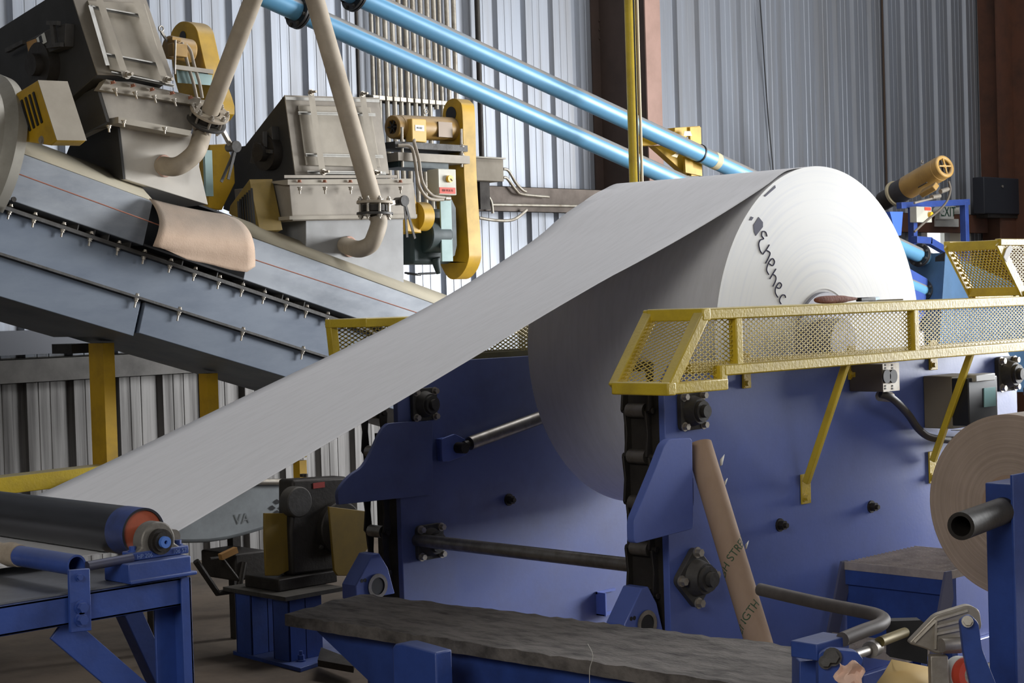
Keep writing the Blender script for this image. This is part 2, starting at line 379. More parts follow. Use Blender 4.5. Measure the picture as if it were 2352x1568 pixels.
# centre rings on axis for the ring pattern
for v in fo.data.vertices: v.co = Vector((v.co.x-RX, v.co.y-YN, v.co.z-RZ))
fo.location = (RX, YN, RZ)
m = M(); m.cyl(C(YN+.01), C(YN-.012), .212, 48); m.cyl(C(YN-.012), C(YN-.10), .10, 32); m.build('core_chuck', mat('grey_chuck', (150, 150, 158), .5, .3), roll, bev=.004)
# handwriting on the roll edge
m = M()
def stroke(pts, r=.0027, k=5):
    m.tube([gY(a, b, YN-.003) for a, b in subdiv2(pts, k)], r, 6)
g = lambda x, y: (1650+x*450/2075, 380+y*450/2075)
def gs(*p): return [g(a, b) for a, b in p]
stroke(gs((515,750),(500,705),(465,700),(460,745),(480,775),(445,790),(428,830),(440,895),(460,930)))
stroke(gs((540,840),(505,895),(470,940))); stroke(gs((505,895),(545,920),(540,960),(500,1035)))
stroke(gs((540,1040),(575,1060),(595,1020),(575,985),(545,1010),(520,1060),(512,1110),(535,1155)))
stroke(gs((610,1095),(575,1150),(545,1200))); stroke(gs((575,1150),(605,1170),(608,1215),(578,1280)))
stroke(gs((620,1290),(650,1300),(670,1265),(650,1240),(625,1262),(605,1300),(605,1350),(630,1395)))
stroke(gs((712,1400),(705,1375),(680,1370),(655,1400),(648,1435),(665,1465)))
m.build('handwriting', ink, roll)
m = M()
m.prism([gY(*g(a, b), YN-.002) for a, b in ((425,545),(470,600),(470,650),(395,745),(375,700),(370,630))], (0, -.0015, 0))
m.build('ink_diamond', ink, roll); m = M()
m.prism([gY(*g(a, b), YN-.002) for a, b in ((600,210),(605,235),(495,330),(480,322))], (0, -.0015, 0))
m.build('ink_dash', ink, roll); m = M()
m.prism([gY(*g(a, b), YN-.002) for a, b in ((345,540),(372,550),(350,582),(325,580))], (0, -.0015, 0))
m.build('ink_dot', ink, roll)

NR = [(5.98, RZ+math.sqrt(RR**2-(5.98-RX)**2)+.001), (5.847, 2.2115), (5.694, 2.146), (5.3, 1.992), (4.85, 1.822), (4.308, 1.621), (3.8, 1.430), (3.3, 1.2415), (2.801, 1.053)]
FR = [(6.03, RZ+math.sqrt(RR**2-(6.03-RX)**2)+.001), (5.929, 2.226), (5.629, 2.096), (5.385, 1.958), (4.866, 1.731), (4.35, 1.552), (3.85, 1.384), (3.4, 1.234), (2.90, 1.075)]
def resamp(P_, k=6):
    q = smooth([V(a, 0, b) for a, b in P_], k); return q
rn, rf = resamp(NR), resamp(FR)
# roller under which the web runs
RLC = gY(330, 1223, 4.08); RLX, RLZ, RLR = RLC[0], RLC[2], .068
def wrap_pts():
    out = []
    for a in np.linspace(math.radians(20), math.radians(-90), 10):
        out.append(V(RLX+math.cos(a)*(RLR+.002), 0, RLZ+math.sin(a)*(RLR+.002)))
    out.append(V(RLX-.5, 0, RLZ-RLR-.003)); out.append(V(RLX-1.5, 0, RLZ-RLR-.003)); return out
rn = rn+wrap_pts(); rf = rf+wrap_pts()
rows = []
for t in [0, .012, .03, .055, .09, .15]+[.15+.85*j/10 for j in range(1, 11)]:
    row = []
    for i in range(len(rn)):
        p = rn[i]*(1-t)+rf[i]*t; x = p[0]
        w_ = max(0, 1-abs((x-4.4)/1.5))
        dz = -.012*math.sin(math.pi*t)*w_+.004*math.sin(x*3+t*4)*w_
        if t < .055 and 4.75 < x < 5.86: dz -= .010*(1-t/.055)*math.sin((x-4.75)/1.11*math.pi)**.7
        row.append(V(p[0], YN+(YF-YN)*t, p[2]+dz))
    rows.append(row)
wb = M().grid(rows).build('paper_web', paper, solid=.0012)
tag(wb, 'wide white paper sheet slanting down from the big roll to the black roller', 'paper sheet')

# ================================================================== UNWIND STAND FRAMES
YP, YQ = 4.02, 5.50        # visible faces of near and far plate
E_ = lambda px, py: gY(px, py, YP)
Q_ = lambda px, py: gY(px, py, YQ)
stand = thing('unwind_stand', 'blue steel unwind stand with two upright plates carrying the white roll', 'machine frame')
ZT = 1.455
def rounded(pts, r, k=5):
    out = []
    n = len(pts)
    for i in range(n):
        p, a, b = map(np.array, (pts[i], pts[i-1], pts[(i+1) % n]))
        da, db = a-p, b-p; rr = min(r, np.linalg.norm(da)*.45, np.linalg.norm(db)*.45)
        p0, p1 = p+unit(da)*rr, p+unit(db)*rr
        for t in np.linspace(0, 1, k+1): out.append((1-t)**2*p0+2*t*(1-t)*p+t*t*p1)
    return out
xl, xr = E_(1531, 1100)[0], E_(2336, 900)[0]
core = [V(xl, YP, .12), V(xl, YP, ZT-.06), V(xl+.06, YP, ZT), V(xr-.13, YP, ZT), V(xr, YP, ZT-.13), V(xr, YP, .12)]
m = M().prism(core, (0, .03, 0)); m.build('near_side_plate', blue, stand, bev=.003, label='near blue side plate')
core2 = [V(xl, YQ, .12), V(xl, YQ, ZT), V(xr+1.6, YQ, ZT), V(xr+1.6, YQ, .12)]  # hidden right end stretched past the near plate to block daylight
m = M().prism(core2, (0, .03, 0)); m.build('far_side_plate', blue_f, stand, bev=.003, label='far blue side plate')
# channels behind plate edges
m = M(); m.box((xl+.002, YP+.03, .12), (xl+.05, YP+.20, ZT-.08)); m.build('edge_channel', dsteel, stand)
m = M(); m.box((xl+.002, YQ+.03, .12), (xl+.05, YQ+.16, ZT-.3)); m.build('edge_channel', dsteel, stand)
# ear plates
ear_n = rounded([gY(*p, YP-.115) for p in ((1590, 1005), (1593, 1214), (1457, 1249), (1456, 1195), (1475, 1150), (1506, 1075), (1527, 1020), (1540, 1008))], .02)
def shift(pts, d): return [p+V(*d) for p in pts]
m = M().prism(ear_n, (0, .034, 0)); m.box((xl+.01, YP-.085, ear_n[0][2]-.25), (xl+.05, YP-.001, ear_n[0][2]-.15)); m.build('ear_plate', blue, stand, bev=.002)
ear_f = [Q_(*p) for p in subdiv2([(985, 965), (900, 970), (878, 976), (862, 1000), (846, 1035), (825, 1070), (800, 1088), (782, 1106), (768, 1130), (770, 1158)], 3)]+[Q_(985, 1135)]
m = M().prism(shift(ear_f, (0, -.004, 0)), (0, -.020, 0)); m.build('ear_plate', blue_f, stand, bev=.002)
# cross shaft
a = gY(985, 1243, YQ-.08); b = V(a[0], YP+.03, a[2])
M().cyl(V(a[0], YQ-.001, a[2]), b, .027, 24).build('cross_shaft', steel, stand)
def flange_bearing(c, d, s, mt, rot=0, hub=.6):
    """four-bolt flange bearing, c on the plate, d outward normal"""
    c = np.array(c); x = XA*math.cos(rot)+ZA*math.sin(rot); z = np.cross(x, d); z = -z if z[2] < 0 else z
    P_ = [c+x*a*s+z*b*s for a, b in ((-1,-1),(1,-1),(1,1),(-1,1))]
    m = M().prism(rounded(P_, s*.35), d*s*.28)
    f = m.build('bearing', mt, stand, bev=.002)
    m = M(); m.cyl(c+d*s*.28, c+d*s*.8, s*.82, 28, r1=s*.66); m.cyl(c+d*s*.8, c+d*s*1.0, s*.55, 24, ri=s*.35); m.cyl(c+d*s*.6, c+d*s*1.25, s*.33, 20); m.build('bearing_housing', mt, f)
    for a, b in ((-.78,-.78),(.78,-.78),(.78,.78),(-.78,.78)):
        M().bolt(c+x*a*s+z*b*s+d*s*.28, d, s*.17, s*.3).build('bolt', zinc, f)
D = -YA
flange_bearing(gY(970, 928, YQ), D, .07, iron)
flange_bearing(gY(983, 1243, YQ), D, .075, iron)
flange_bearing(gY(1583, 943, YP), D, .07, iron)
flange_bearing(gY(1590, 1325, YP), D, .085, iron, rot=math.radians(45))
flange_bearing(gY(2305, 858, YP), D, .08, iron)
for px, py in ((1790, 1205), (2000, 1163)): M().bolt(E_(px, py), D, .018, .028, stud=.012).build('plate_bolt', dsteel, stand)
M().bolt(Q_(1168, 1147), D, .019, .028, stud=.012).build('plate_bolt', dsteel, stand)
# ladder chains along both left edges
def chain(x, y, z0, z1):
    L_ = .17; k = int((z1-z0)/L_)
    for i in range(k):
        za = z1-i*L_; yo = .0 if i % 2 else .012
        m = M()
        for sg in (-1, 1):
            m.prism([V(x+dx, y+sg*(.045+yo), zz) for dx, zz in ((-.022, za), (.022, za), (.015, za-L_/2), (.022, za-L_), (-.022, za-L_), (-.012, za-L_/2))], (0, .010*sg, 0))
        m.cyl((x, y-.075, za), (x, y+.075, za), .012, 10)
        o = m.build('chain_link', dsteel, stand, bev=.002)
        M().cyl((x, y-.042, za), (x, y+.042, za), .027, 16).build('chain_roller', steel, o)
chain(gY(1465, 950, YP+.12)[0], YP+.12, .35, 1.46); chain(gY(866, 1200, YQ+.1)[0], YQ+.1, .30, 1.25)
# anchor brackets below the chains
def bell(cpx, cpy, y, w, h):
    c = gY(cpx, cpy, y); P_ = [c+V(a*w, 0, b*h) for a, b in ((-.62, -.5), (-.62, 0.02), (-.05, 1), (.16, 1), (.42, .45), (.62, -.5))]
    m = M().prism(P_, (0, .09, 0)); o = m.build('chain_anchor', blue, stand, bev=.004)
    m = M(); h0 = c+V(.05*w, -.004, -.12*h); m.cyl(h0, h0+V(0, -.004, 0), .052, 26, ri=.036); m.build('hole_rim', steel, o)
    m = M(); m.cyl(h0+V(0, .003, 0), h0+V(0, -.001, 0), .036, 24); 
    for q in (.32, .42): m.cyl(c+V(-q*w, -.0, .15*h)+V(0, -.001, 0), c+V(-q*w, .001, .15*h), .008, 10)
    m.build('hole', black, o)
bell(862, 1338, YQ-.06, .17, .12); bell(1480, 1425, YP+.02, .17, .12)
# centring cylinder on the far plate
a, b = gY(1078, 1018, YQ-.07), gY(1260, 952, YQ-.07)
m = M(); m.cyl(a, b, .030, 24); m.build('hydraulic_cylinder', steel, stand)
m = M(); m.cyl(a, a+unit(a-b)*.03, .018, 16); q = gY(1058, 1028, YQ-.07); m.cyl(q+D*.03, q-D*.06, .024, 18); o = m.build('cylinder_eye', dsteel, stand)
m = M(); m.prism(rounded([gY(*p, YQ-.05) for p in ((1014, 1008), (1045, 996), (1072, 1010), (1072, 1045), (1030, 1060), (1016, 1060))], .01), (0, .014, 0)); m.prism([gY(*p, YQ-.036) for p in ((1014, 1008), (1030, 1004), (1030, 1058), (1018, 1060))], (0, .036, 0)); m.build('cylinder_bracket', blue, stand, bev=.002)
# small channel bracket at the foot of the far plate
c = gY(1370, 1412, YQ-.001); m = M(); m.box(c, c+V(.12, -.05, .006)); m.box(c, c+V(.008, -.06, .11)); m.box(c+V(0, 0, .1), c+V(.13, -.01, .112)); m.build('angle_bracket', blue, stand)
# base rails
m = M(); m.box((xl-.05, YP-.03, 0), (xr+.05, YP+.22, .12)); m.build('base_rail', blue, stand, bev=.004)
m = M(); m.box((xl-.05, YQ-.05, 0), (xr+.05, YQ+.2, .12)); m.build('base_rail', blue, stand, bev=.004)
M().box((xl+.4, YP+.06, .12), (xl+.52, YQ, .24)).build('cross_beam', blue, stand)

# --- control boxes on the near plate
c0, c1 = gY(2027, 900, YP-.16), gY(2063, 832, YP-.16)
sw = thing('load_cell_box', 'small grey box with two round sockets, high on the near blue plate', 'electrical box')
m = M(); m.box(c0, V(c1[0], YP-.001, c1[2])); m.build('housing', mat('dark_grey_box', (98, 92, 88), .5, .3), sw, bev=.004)
m = M(); m.box(c0+D*.004, V(c1[0], c1[1], c1[2])); fp = m.build('face_plate', zinc, sw)
for px in (2035, 2050):
    c = gY(px, 864, YP-.166); M().cyl(c, c+D*.006, .028, 20).build('socket', black, sw)
m = M()
for px in (2034, 2050):
    for py in (838, 845, 886, 892):
        c = gY(px, py, YP-.165); m.cyl(c, c+D*.001, .004, 8)
m.build('screw_holes', black, fp)
pts = smooth([gY(2022, 904, YP-.10), gY(2050, 915, YP-.12), gY(2085, 950, YP-.08), gY(2110, 985, YP-.05), gY(2140, 1005, YP-.05), gY(2200, 1010, YP-.06), gY(2250, 1000, YP-.06)], 6)
cb = M().tube(pts, .016, 12).build('armoured_cable', mat('grey_cable_jacket', (66, 62, 60), .5)); tag(cb, 'dark armoured cable sagging from the small socket box across the blue plate', 'cable')
c = gY(2030, 908, YP-.09); M().cyl(c-V(.03, 0, 0), c+V(.05, 0, -.01), .022, 10).build('cable_gland', zinc, sw)

ob = thing('operator_panel', 'grey operator box with small display near the right end of the near blue plate', 'control panel')
a, b = gY(2188, 985, YP-.14), gY(2245, 858, YP-.14)
m = M(); m.box(a, V(b[0]+.02, YP-.001, b[2])); m.build('housing', mat('operator_box_grey', (120, 112, 96), .6), ob, bev=.004)
a, b = gY(2252, 975, YP-.22), gY(2290, 862, YP-.22)
m = M(); m.box(V(a[0]-.09, a[1], a[2]), V(b[0], YP-.02, b[2])); m.build('bezel', black, ob, bev=.004)
s0, s1 = gY(2262, 935, YP-.224), gY(2287, 888, YP-.224)
M().box(s0, s1+V(0, .004, 0)).build('screen', screen_m, ob)
t0, t1 = gY(2256, 876, YP-.24), gY(2286, 856, YP-.24)
M().box(V(t0[0]-.05, t0[1], t0[2]), t1+V(0, .06, 0)).build('cap', mat('light_grey_cap', (140, 138, 134), .5), ob, bev=.004)
M().box(gY(2230, 990, YP-.12), gY(2290, 972, YP-.02)).build('shelf', zinc, ob)

dmx = thing('fibre_drum', 'brown drum with a dark rim standing at the right end of the near blue plate', 'drum')
dz = gY(2342, 905, 3.5)[2]
m = M(); m.cyl((7.0, 3.40, 0), (7.0, 3.40, dz-.03), .36, 48); m.build('body', mat('brown_drum', (96, 74, 60), .7, 0, (64, 50, 42), .5, 5), dmx)  # out-of-view bulk enlarged to shade the lower near plate
m = M(); m.cyl((7.0, 3.40, dz-.035), (7.0, 3.40, dz), .37, 48); m.build('lid', mat('dark_brown_lid', (74, 62, 54), .6), dmx, bev=.006)
# ================================================================== YELLOW GUARDS
YO, YI = 3.75, 3.985
def rail(m, p0, p1, s=.040): return m.bar(p0, p1, s)
T0 = gY(1612, 722, YO); B0 = gY(1532, 893, YO); B1 = gY(1655, 882, YO); B2 = gY(1655, 850, YO)
zt, zb, zr = T0[2], B0[2], B2[2]; XE = 7.3
gd = thing('mesh_guard', 'long yellow mesh guard rail along the top of the near blue plate', 'guard rail')
m = M(); rail(m, T0-XA*.02, V(XE, YO, zt)); rail(m, V(T0[0]-.02, YI, zt), V(XE, YI, zt)); m.build('top_rail', yel, gd, bev=.005)
m = M(); rail(m, V(B2[0], YO, zr), V(XE, YO, zr)); rail(m, V(B2[0]+.1, YI, zr), V(XE, YI, zr)); rail(m, V(B0[0]-.02, YO, zb), V(B1[0]+.02, YO, zb), .041); rail(m, V(B1[0], YO, zb-.02), V(B1[0], YO, zr+.02), .038); m.build('bottom_rail', yel, gd, bev=.005)
m = M(); rail(m, V(B0[0], YO, zb), T0, .043); rail(m, V(B0[0], YI, zb), V(T0[0], YI, zt), .043); rail(m, V(T0[0], YO-.023, zt), V(T0[0], YI, zt), .0445); rail(m, V(B0[0], YO-.023, zb), V(B0[0], YI, zb), .0445); m.build('end_frame', yel, gd, bev=.005)
for px in (1690, 2098):
    x = gY(px, 780, YO)[0]; m = M(); rail(m, V(x, YO, zr), V(x, YO, zt), .036); m.build('upright', yel, gd, bev=.004)
for a in (.5, 1.1, 1.8):
    M().bar(V(T0[0]+a, YO, zt), V(T0[0]+a, YI, zt), .03).build('cross_bar', yel, gd)
m = M()
xv = gY(1690, 780, YO)[0]
emesh(m, [V(B0[0], YO, zb), V(B1[0], YO, zb), V(B1[0], YO, zr), V(xv, YO, zr), V(xv, YO, zt), V(T0[0], YO, zt)], -YA, .034, .017, .0035, .0025, XA)
m.build('mesh_panel', yel, gd); m = M()
emesh(m, [V(xv, YO, zr), V(XE, YO, zr), V(XE, YO, zt), V(xv, YO, zt)], -YA, .030, .0165, .0035, .0025, XA)
m.build('mesh_panel', yel, gd); m = M()
emesh(m, [V(B0[0], YO, zb), V(T0[0], YO, zt), V(T0[0], YI, zt), V(B0[0], YI, zb)], unit(np.cross(V(T0[0]-B0[0], 0, zt-zb), YA)), .030, .0165, .0035, .0025, YA)
m.build('mesh_panel', yel, gd)
def brace(pt, pb, foot, bolt):
    a = gY(*pt, YO+.01); b = gY(*pb, YP-.03)
    M().bar(a, b, .026, .026, up=YA).build('brace', yel, gd, bev=.003)
    f0, f1 = gY(*foot[0], YP-.002), gY(*foot[1], YP-.002)
    m = M().box(f0, V(f1[0], YP-.010, f1[2])); f = m.build('brace_foot', yel, gd, bev=.002); M().bolt(gY(*bolt, YP-.010), D, .012, .02).build('bolt', yel, f)
brace((1944, 833), (1852, 1108), ((1839, 1158), (1858, 1086)), (1848, 1142))
brace((2231, 808), (2143, 1058), ((2133, 1110), (2150, 1034)), (2141, 1095))
for px, y0, y1 in ((1712, 846, 892), (1955, 826, 872), (2141, 812, 850)):
    a, b = gY(px-8, y1, YP-.002), gY(px+8, y0, YP-.002)
    t = M().box(a, V(b[0], YP-.012, b[2]+.06)).build('hanger_tab', yel, gd, bev=.002); M().bolt(gY(px, y1-12, YP-.012), D, .011, .02).build('bolt', yel, t)

g2 = thing('mesh_guard', 'raised yellow mesh guard at the right end, standing above the long guard rail', 'guard rail')
P0, P1 = gY(2292, 556, YO), gY(2350, 670, YO); Zt, Zb = P0[2], zt+.03
P1 = V(P1[0], YO, Zb); Y2 = 4.0
m = M(); m.bar(P0, P1, .05, .012, up=YA); m.bar(V(P0[0], Y2, Zt), V(P1[0], Y2, Zb), .05, .012, up=YA)
m.bar(V(P0[0]+.01, YO, Zt-.01), V(P0[0]+.01, Y2, Zt-.01), .03, .04); m.bar(V(P1[0]-.02, YO, Zb+.015), V(P1[0]-.02, Y2, Zb+.015), .03, .04)
m.build('end_frame', yel, g2, bev=.003)
m = M(); rail(m, V(P0[0], YO, Zt), V(XE, YO, Zt), .03); rail(m, V(P0[0], Y2, Zt), V(XE, Y2, Zt), .03); rail(m, V(P1[0], YO, Zb), V(XE, YO, Zb), .03); rail(m, V(P1[0], Y2, Zb), V(XE, Y2, Zb), .03)
for a in (.35, .9): rail(m, V(P1[0]+a, Y2, zt), V(P1[0]+a, Y2, Zb), .03)
m.build('rails', yel, g2, bev=.003)
m = M(); emesh(m, [P0, P1, V(XE, YO, Zb), V(XE, YO, Zt)], -YA, .030, .0165, .0045, .0025, XA)
m.build('mesh_panel', yel, g2); m = M()
emesh(m, [P0, P1, V(P1[0], Y2, Zb), V(P0[0], Y2, Zt)], unit(np.cross(P1-P0, YA)), .030, .0165, .0045, .0025, P1-P0); m.build('mesh_panel', yel, g2)

g3 = thing('mesh_guard', 'far yellow mesh guard on the far blue plate, half hidden behind the white paper sheet', 'guard rail')
A0 = gY(843, 741, YQ+.03); ztf = A0[2]; zbf = gY(1150, 815, YQ+.03)[2]+.0; Y3, Y4 = YQ+.03, YQ+.27
m = M()
for y in (Y3, Y4): rail(m, V(A0[0]-.02, y, ztf), V(XE, y, ztf), .038)
rail(m, V(A0[0], Y3, ztf), V(A0[0], Y4, ztf), .038); m.build('top_rail', yel, g3, bev=.004)
m = M()
for y in (Y3, Y4): rail(m, V(A0[0]+.1, y, zbf), V(XE, y, zbf), .03)
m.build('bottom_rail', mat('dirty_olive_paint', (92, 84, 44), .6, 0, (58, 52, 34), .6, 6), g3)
m = M(); rail(m, V(A0[0], Y4, ztf), V(A0[0]+.02, Y4, zbf-.03), .038); m.build('end_post', yel, g3, bev=.004)
m = M()
emesh(m, [V(A0[0], Y4, ztf), V(XE, Y4, ztf), V(XE, Y4, zbf), V(A0[0], Y4, zbf)], -YA, .036, .018, .005, .0025, XA)
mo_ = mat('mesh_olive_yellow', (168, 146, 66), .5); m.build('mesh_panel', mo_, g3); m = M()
emesh(m, [V(A0[0]+.9, Y3, ztf), V(XE, Y3, ztf), V(XE, Y3, zbf), V(A0[0]+.9, Y3, zbf)], -YA, .036, .018, .0045, .0025, XA)
m.build('mesh_panel', mo_, g3)

# things on the guard top
lg = M(); pth = [gY(*p, YO+.02) for p in ((1872, 694), (1885, 691), (1905, 692), (1935, 695), (1948, 693), (1968, 696))]
zt_top = zt+.02
pth = [V(p[0], p[1], zt_top+.016) for p in pth]
lg.tube(smooth(pth, 5), .01, 12, rs=None)
lg = M(); q = smooth(pth, 5); n_ = len(q); lg.tube(q, .01, 14, rs=[max(.003, .017*math.sin(math.pi*(i+1)/(n_+1))**.5*(1-.45*(i/n_)**2)) for i in range(n_)])
tag(lg.build('leather_sheath', leather), 'brown leather knife sheath lying on the yellow guard rail in front of the roll core', 'sheath')
kn = thing('utility_knife', 'dark utility knife with a steel tip lying on the yellow guard rail', 'knife')
a, b = gY(1972, 694, YO+.03), gY(2006, 690, YO+.03); a[2] = b[2] = zt_top+.012
M().bar(a, b, .026, .016).build('handle', black, kn, bev=.003); M().bar(b, b+unit(b-a)*.03+V(0, 0, .003), .02, .01).build('blade_tip', mat('pale_blue_steel', (170, 190, 215), .3, .6), kn)
a, b = gY(2000, 700, YI), gY(2070, 697, YI); a[2] = b[2] = zt_top+.004
tag(M().bar(a, b, .02, .006).build('flat_bar', mat('olive_strip', (110, 100, 60), .6)), 'thin olive strip lying across the guard rail beside the knife', 'strip')

# ================================================================== CARDBOARD TUBE
def cyl_text(m, txt, size, p0, ax, r, along, phi_dir, tilt):
    vs, fs = text_mesh(txt, size, .0004); ax = unit(ax); e = unit(phi_dir-ax*(np.array(phi_dir)@ax)); f = np.cross(ax, e); out = []
    for v in vs:
        x = v[0]*math.cos(tilt)-v[1]*math.sin(tilt); y = v[0]*math.sin(tilt)+v[1]*math.cos(tilt)
        ph = x/r; out.append(p0+ax*(along+y)+(e*math.cos(ph)+f*math.sin(ph))*(r+.0004+v[2]))
    m.add(out, fs)
tp = gY(1605, 1021, YP-.055); tq = gY(1744, 1480, 3.62); dr_ = unit(tq-tp); tq2 = tp+dr_*((tp[2]-.02)/-dr_[2])
ct = thing('cardboard_tube', 'long brown cardboard core tube leaning against the near blue plate', 'cardboard tube')
M().cyl(tp, tq2, .0485, 40, ri=.040).build('tube_wall', tube_m, ct)
gi_ = mat('faded_green_ink', (62, 84, 60), .8); L_ = np.linalg.norm(tq-tp); toc = unit(CAM-(tp+tq)/2)
for fr, s in ((.585, 'IGH STREN'), (.86, 'ENGTH   ')):
    m = M(); cyl_text(m, s, .042, tp, dr_*-1, .0485, -fr*L_, toc, math.radians(38)); m.build('printed_lettering', gi_, ct)
m = M()
for px, py, s in ((1654, 1055, .022), (1664, 1105, .014), (1712, 1250, .016)):
    c = gY(px, py, YP-.05+(py-1020)*-.0007); m.add([c, c+V(s, -.004, s*.8), c+V(s*.8, .004, -s), c+V(-s*.1, 0, -s*1.1)], [(0, 1, 2, 3)])
o = m.build('torn_tape', mat('torn_white_paper', (220, 216, 205), .7), ct, solid=.001)

# ================================================================== STEPS
zs = gY(1928, 1289, YP-.02)[2]; sx = gY(1928, 1289, YP-.02)[0]; fy = gZ(2186, 1311, zs)[1]
stp = thing('step_stool', 'dark blue steel steps with grating treads against the near blue plate', 'steps')
def grate(x0, x1, y0, y1, z, nm='tread'):
    m = M()
    x = x0
    while x <= x1: m.box((x, y0, z-.025), (x+.004, y1, z)); x += .028
    y = y0
    while y <= y1+.001: m.box((x0, y, z-.012), (x1, y+.004, z-.003)); y += .05
    m.box((x0-.004, y0, z-.03), (x0, y1, z+.002)); m.box((x0, y0-.004, z-.03), (x1, y0, z+.002))
    return m.build(nm, grate_m, stp)
YS = YP-.036
grate(sx, sx+.55, fy, YS, zs)
zl = zs-.27; xl2 = gZ(1870, 1450, zl)[0]; xl2 = sx-.30
grate(xl2, xl2+.2, fy, YS, zl)
for y in (YS-.011, fy-.012):
    P_ = [V(sx-.02, y, zs+.005), V(sx+.02, y, zs+.005), V(sx+.03, y, zs-.10), V(sx-.12, y, zs-.42), V(sx-.30, y, 0), V(sx-.42, y, 0), V(sx-.17, y, zs-.36), V(sx-.08, y, zs-.15)]
    M().prism(P_, (0, .010, 0)).build('stringer', mat('grey_blue_stringer', (86, 88, 112), .5), stp)
bd = blue_d
M().box((sx+.02, fy, .3), (sx+.025, YS, zs-.03)).build('riser_panel', bd, stp)
M().box((sx+.0, fy, zs-.09), (sx+.02, YS, zs-.03)).build('nosing_beam', bd, stp)
for x in (sx+.03, sx+.5):
    for y in (fy, YS-.04): M().box((x, y, 0), (x+.04, y+.04, zs-.03)).build('leg', bd, stp)

# ================================================================== KRAFT ROLL ON STAND
KX = 4.9; kc = gX(2322, 1163, KX); KR = .292
kr = thing('kraft_roll', 'brown kraft paper roll at the right edge, its flat end facing the camera', 'paper roll')
m = M(); m.cyl(kc, kc+XA*.45, KR, 96, ri=.10); m.build('wound_paper', kraft, kr)
def kf():
    m_ = mat('kraft_roll_end', (178, 152, 132), .85); nt = m_.node_tree; N = nt.nodes; L = nt.links; b = N['Principled BSDF']
    tc = N.new('ShaderNodeTexCoord'); ln = N.new('ShaderNodeVectorMath'); ln.operation = 'LENGTH'; L.new(tc.outputs['Object'], ln.inputs[0])
    nz = N.new('ShaderNodeTexNoise'); nz.noise_dimensions = '1D'; nz.inputs['Scale'].default_value = 90; nz.inputs['Detail'].default_value = 8; L.new(ln.outputs['Value'], nz.inputs['W'])
    n2 = N.new('ShaderNodeTexNoise'); n2.inputs['Scale'].default_value = 9; n2.inputs['Detail'].default_value = 6; L.new(tc.outputs['Object'], n2.inputs['Vector'])
    rp = N.new('ShaderNodeValToRGB'); rp.color_ramp.elements[0].position = .35; rp.color_ramp.elements[1].position = .65
    rp.color_ramp.elements[0].color = (*srgb((156, 138, 122)), 1); rp.color_ramp.elements[1].color = (*srgb((174, 154, 138)), 1)
    av = N.new('ShaderNodeMath'); av.operation = 'ADD'; L.new(nz.outputs[0], av.inputs[0]); L.new(n2.outputs[0], av.inputs[1]); hv = N.new('ShaderNodeMath'); hv.operation = 'MULTIPLY'; hv.inputs[1].default_value = .5; L.new(av.outputs[0], hv.inputs[0])
    L.new(hv.outputs[0], rp.inputs[0]); L.new(rp.outputs[0], b.inputs['Base Color'])
    bp = N.new('ShaderNodeBump'); bp.inputs['Strength'].default_value = .5; bp.inputs['Distance'].default_value = .004; L.new(nz.outputs[0], bp.inputs['Height']); L.new(bp.outputs[0], b.inputs['Normal'])
    return m_
o = M().cyl(kc-XA*.002, kc-XA*.0005, KR-.001, 96, ri=.10).build('roll_end', kf(), kr)
for v in o.data.vertices: v.co = Vector((v.co.x-kc[0], v.co.y-kc[1], v.co.z-kc[2]))
o.location = tuple(kc)
M().cyl(kc-XA*.004, kc+XA*.2, .10, 40, ri=.088).build('core_tube', tube_m, kr)
sd = thing('roll_stand', 'dark blue steel post and arm in front of the brown kraft roll', 'stand')
SX = 4.62; a, b = gX(2262, 1108, SX), gX(2326, 1100, SX)
m = M(); m.box(V(SX, b[1], 0), V(SX+.16, a[1], a[2])); m.build('post', blue_d, sd, bev=.004)
m = M(); m.box(V(SX-.02, b[1]-.012, 0), V(SX+.2, b[1]-.002, a[2]+.03)); m.build('side_plate', blue_d, sd, bev=.002)
M().box(V(SX-.2, b[1]-.2, 0), V(SX+.3, a[1]+.1, .03)).build('base_plate', blue_d, sd)
sp = M().cyl(gX(2207, 1208, SX-.34), gX(2305, 1172, SX-.002), .040, 32, ri=.029).build('shaft_pipe', dsteel, sd)
# lever/brake assembly, lower right
br = thing('brake_lever', 'bent dark pipe handle sticking out at the lower right in front of the steps', 'lever')
pth = [gD(1745, 1353, 5.0), gD(1880, 1384, 4.8), gD(1985, 1405, 4.62), gD(2018, 1414, 4.56), gD(2030, 1424, 4.5), gD(2018, 1436, 4.44), gD(1985, 1448, 4.38), gD(1935, 1468, 4.30)]
m = M(); m.tube(smooth(pth, 4), .0185, 16); m.build('handle_pipe', mat('worn_black_pipe', (84, 78, 76), .5, .4, (120, 114, 108), .5, 9), br)
a = gD(1925, 1470, 4.32); M().box(a+V(-.12, -.02, -.03), a+V(.02, .06, .012)).build('pivot_block', blue_d, br, bev=.003)
ck = thing('clevis_bracket', 'dark blue bolted clevis bracket at the right end of the dark bench', 'bracket')
a = gD(1895, 1525, 4.25)
m = M(); m.prism(rounded([gD(*p, 4.22) for p in ((1880, 1498), (1905, 1490), (1968, 1496), (1985, 1515), (1930, 1620), (1880, 1620))], .01), RM@V(0, 0, -.04)); m.build('cheek_plate', blue_d, ck, bev=.002)
m = M(); m.prism([gD(*p, 4.35) for p in ((1836, 1518), (1884, 1514), (1884, 1640), (1836, 1640))], RM@V(0, 0, -.12)); m.build('base_block', blue_d, ck, bev=.003)
nrmc = unit(CAM-a)
for px, py, r in ((1912, 1508, .016), (1896, 1520, .012)): M().bolt(gD(px, py, 4.215), nrmc, r, .02).build('bolt', iron, ck)
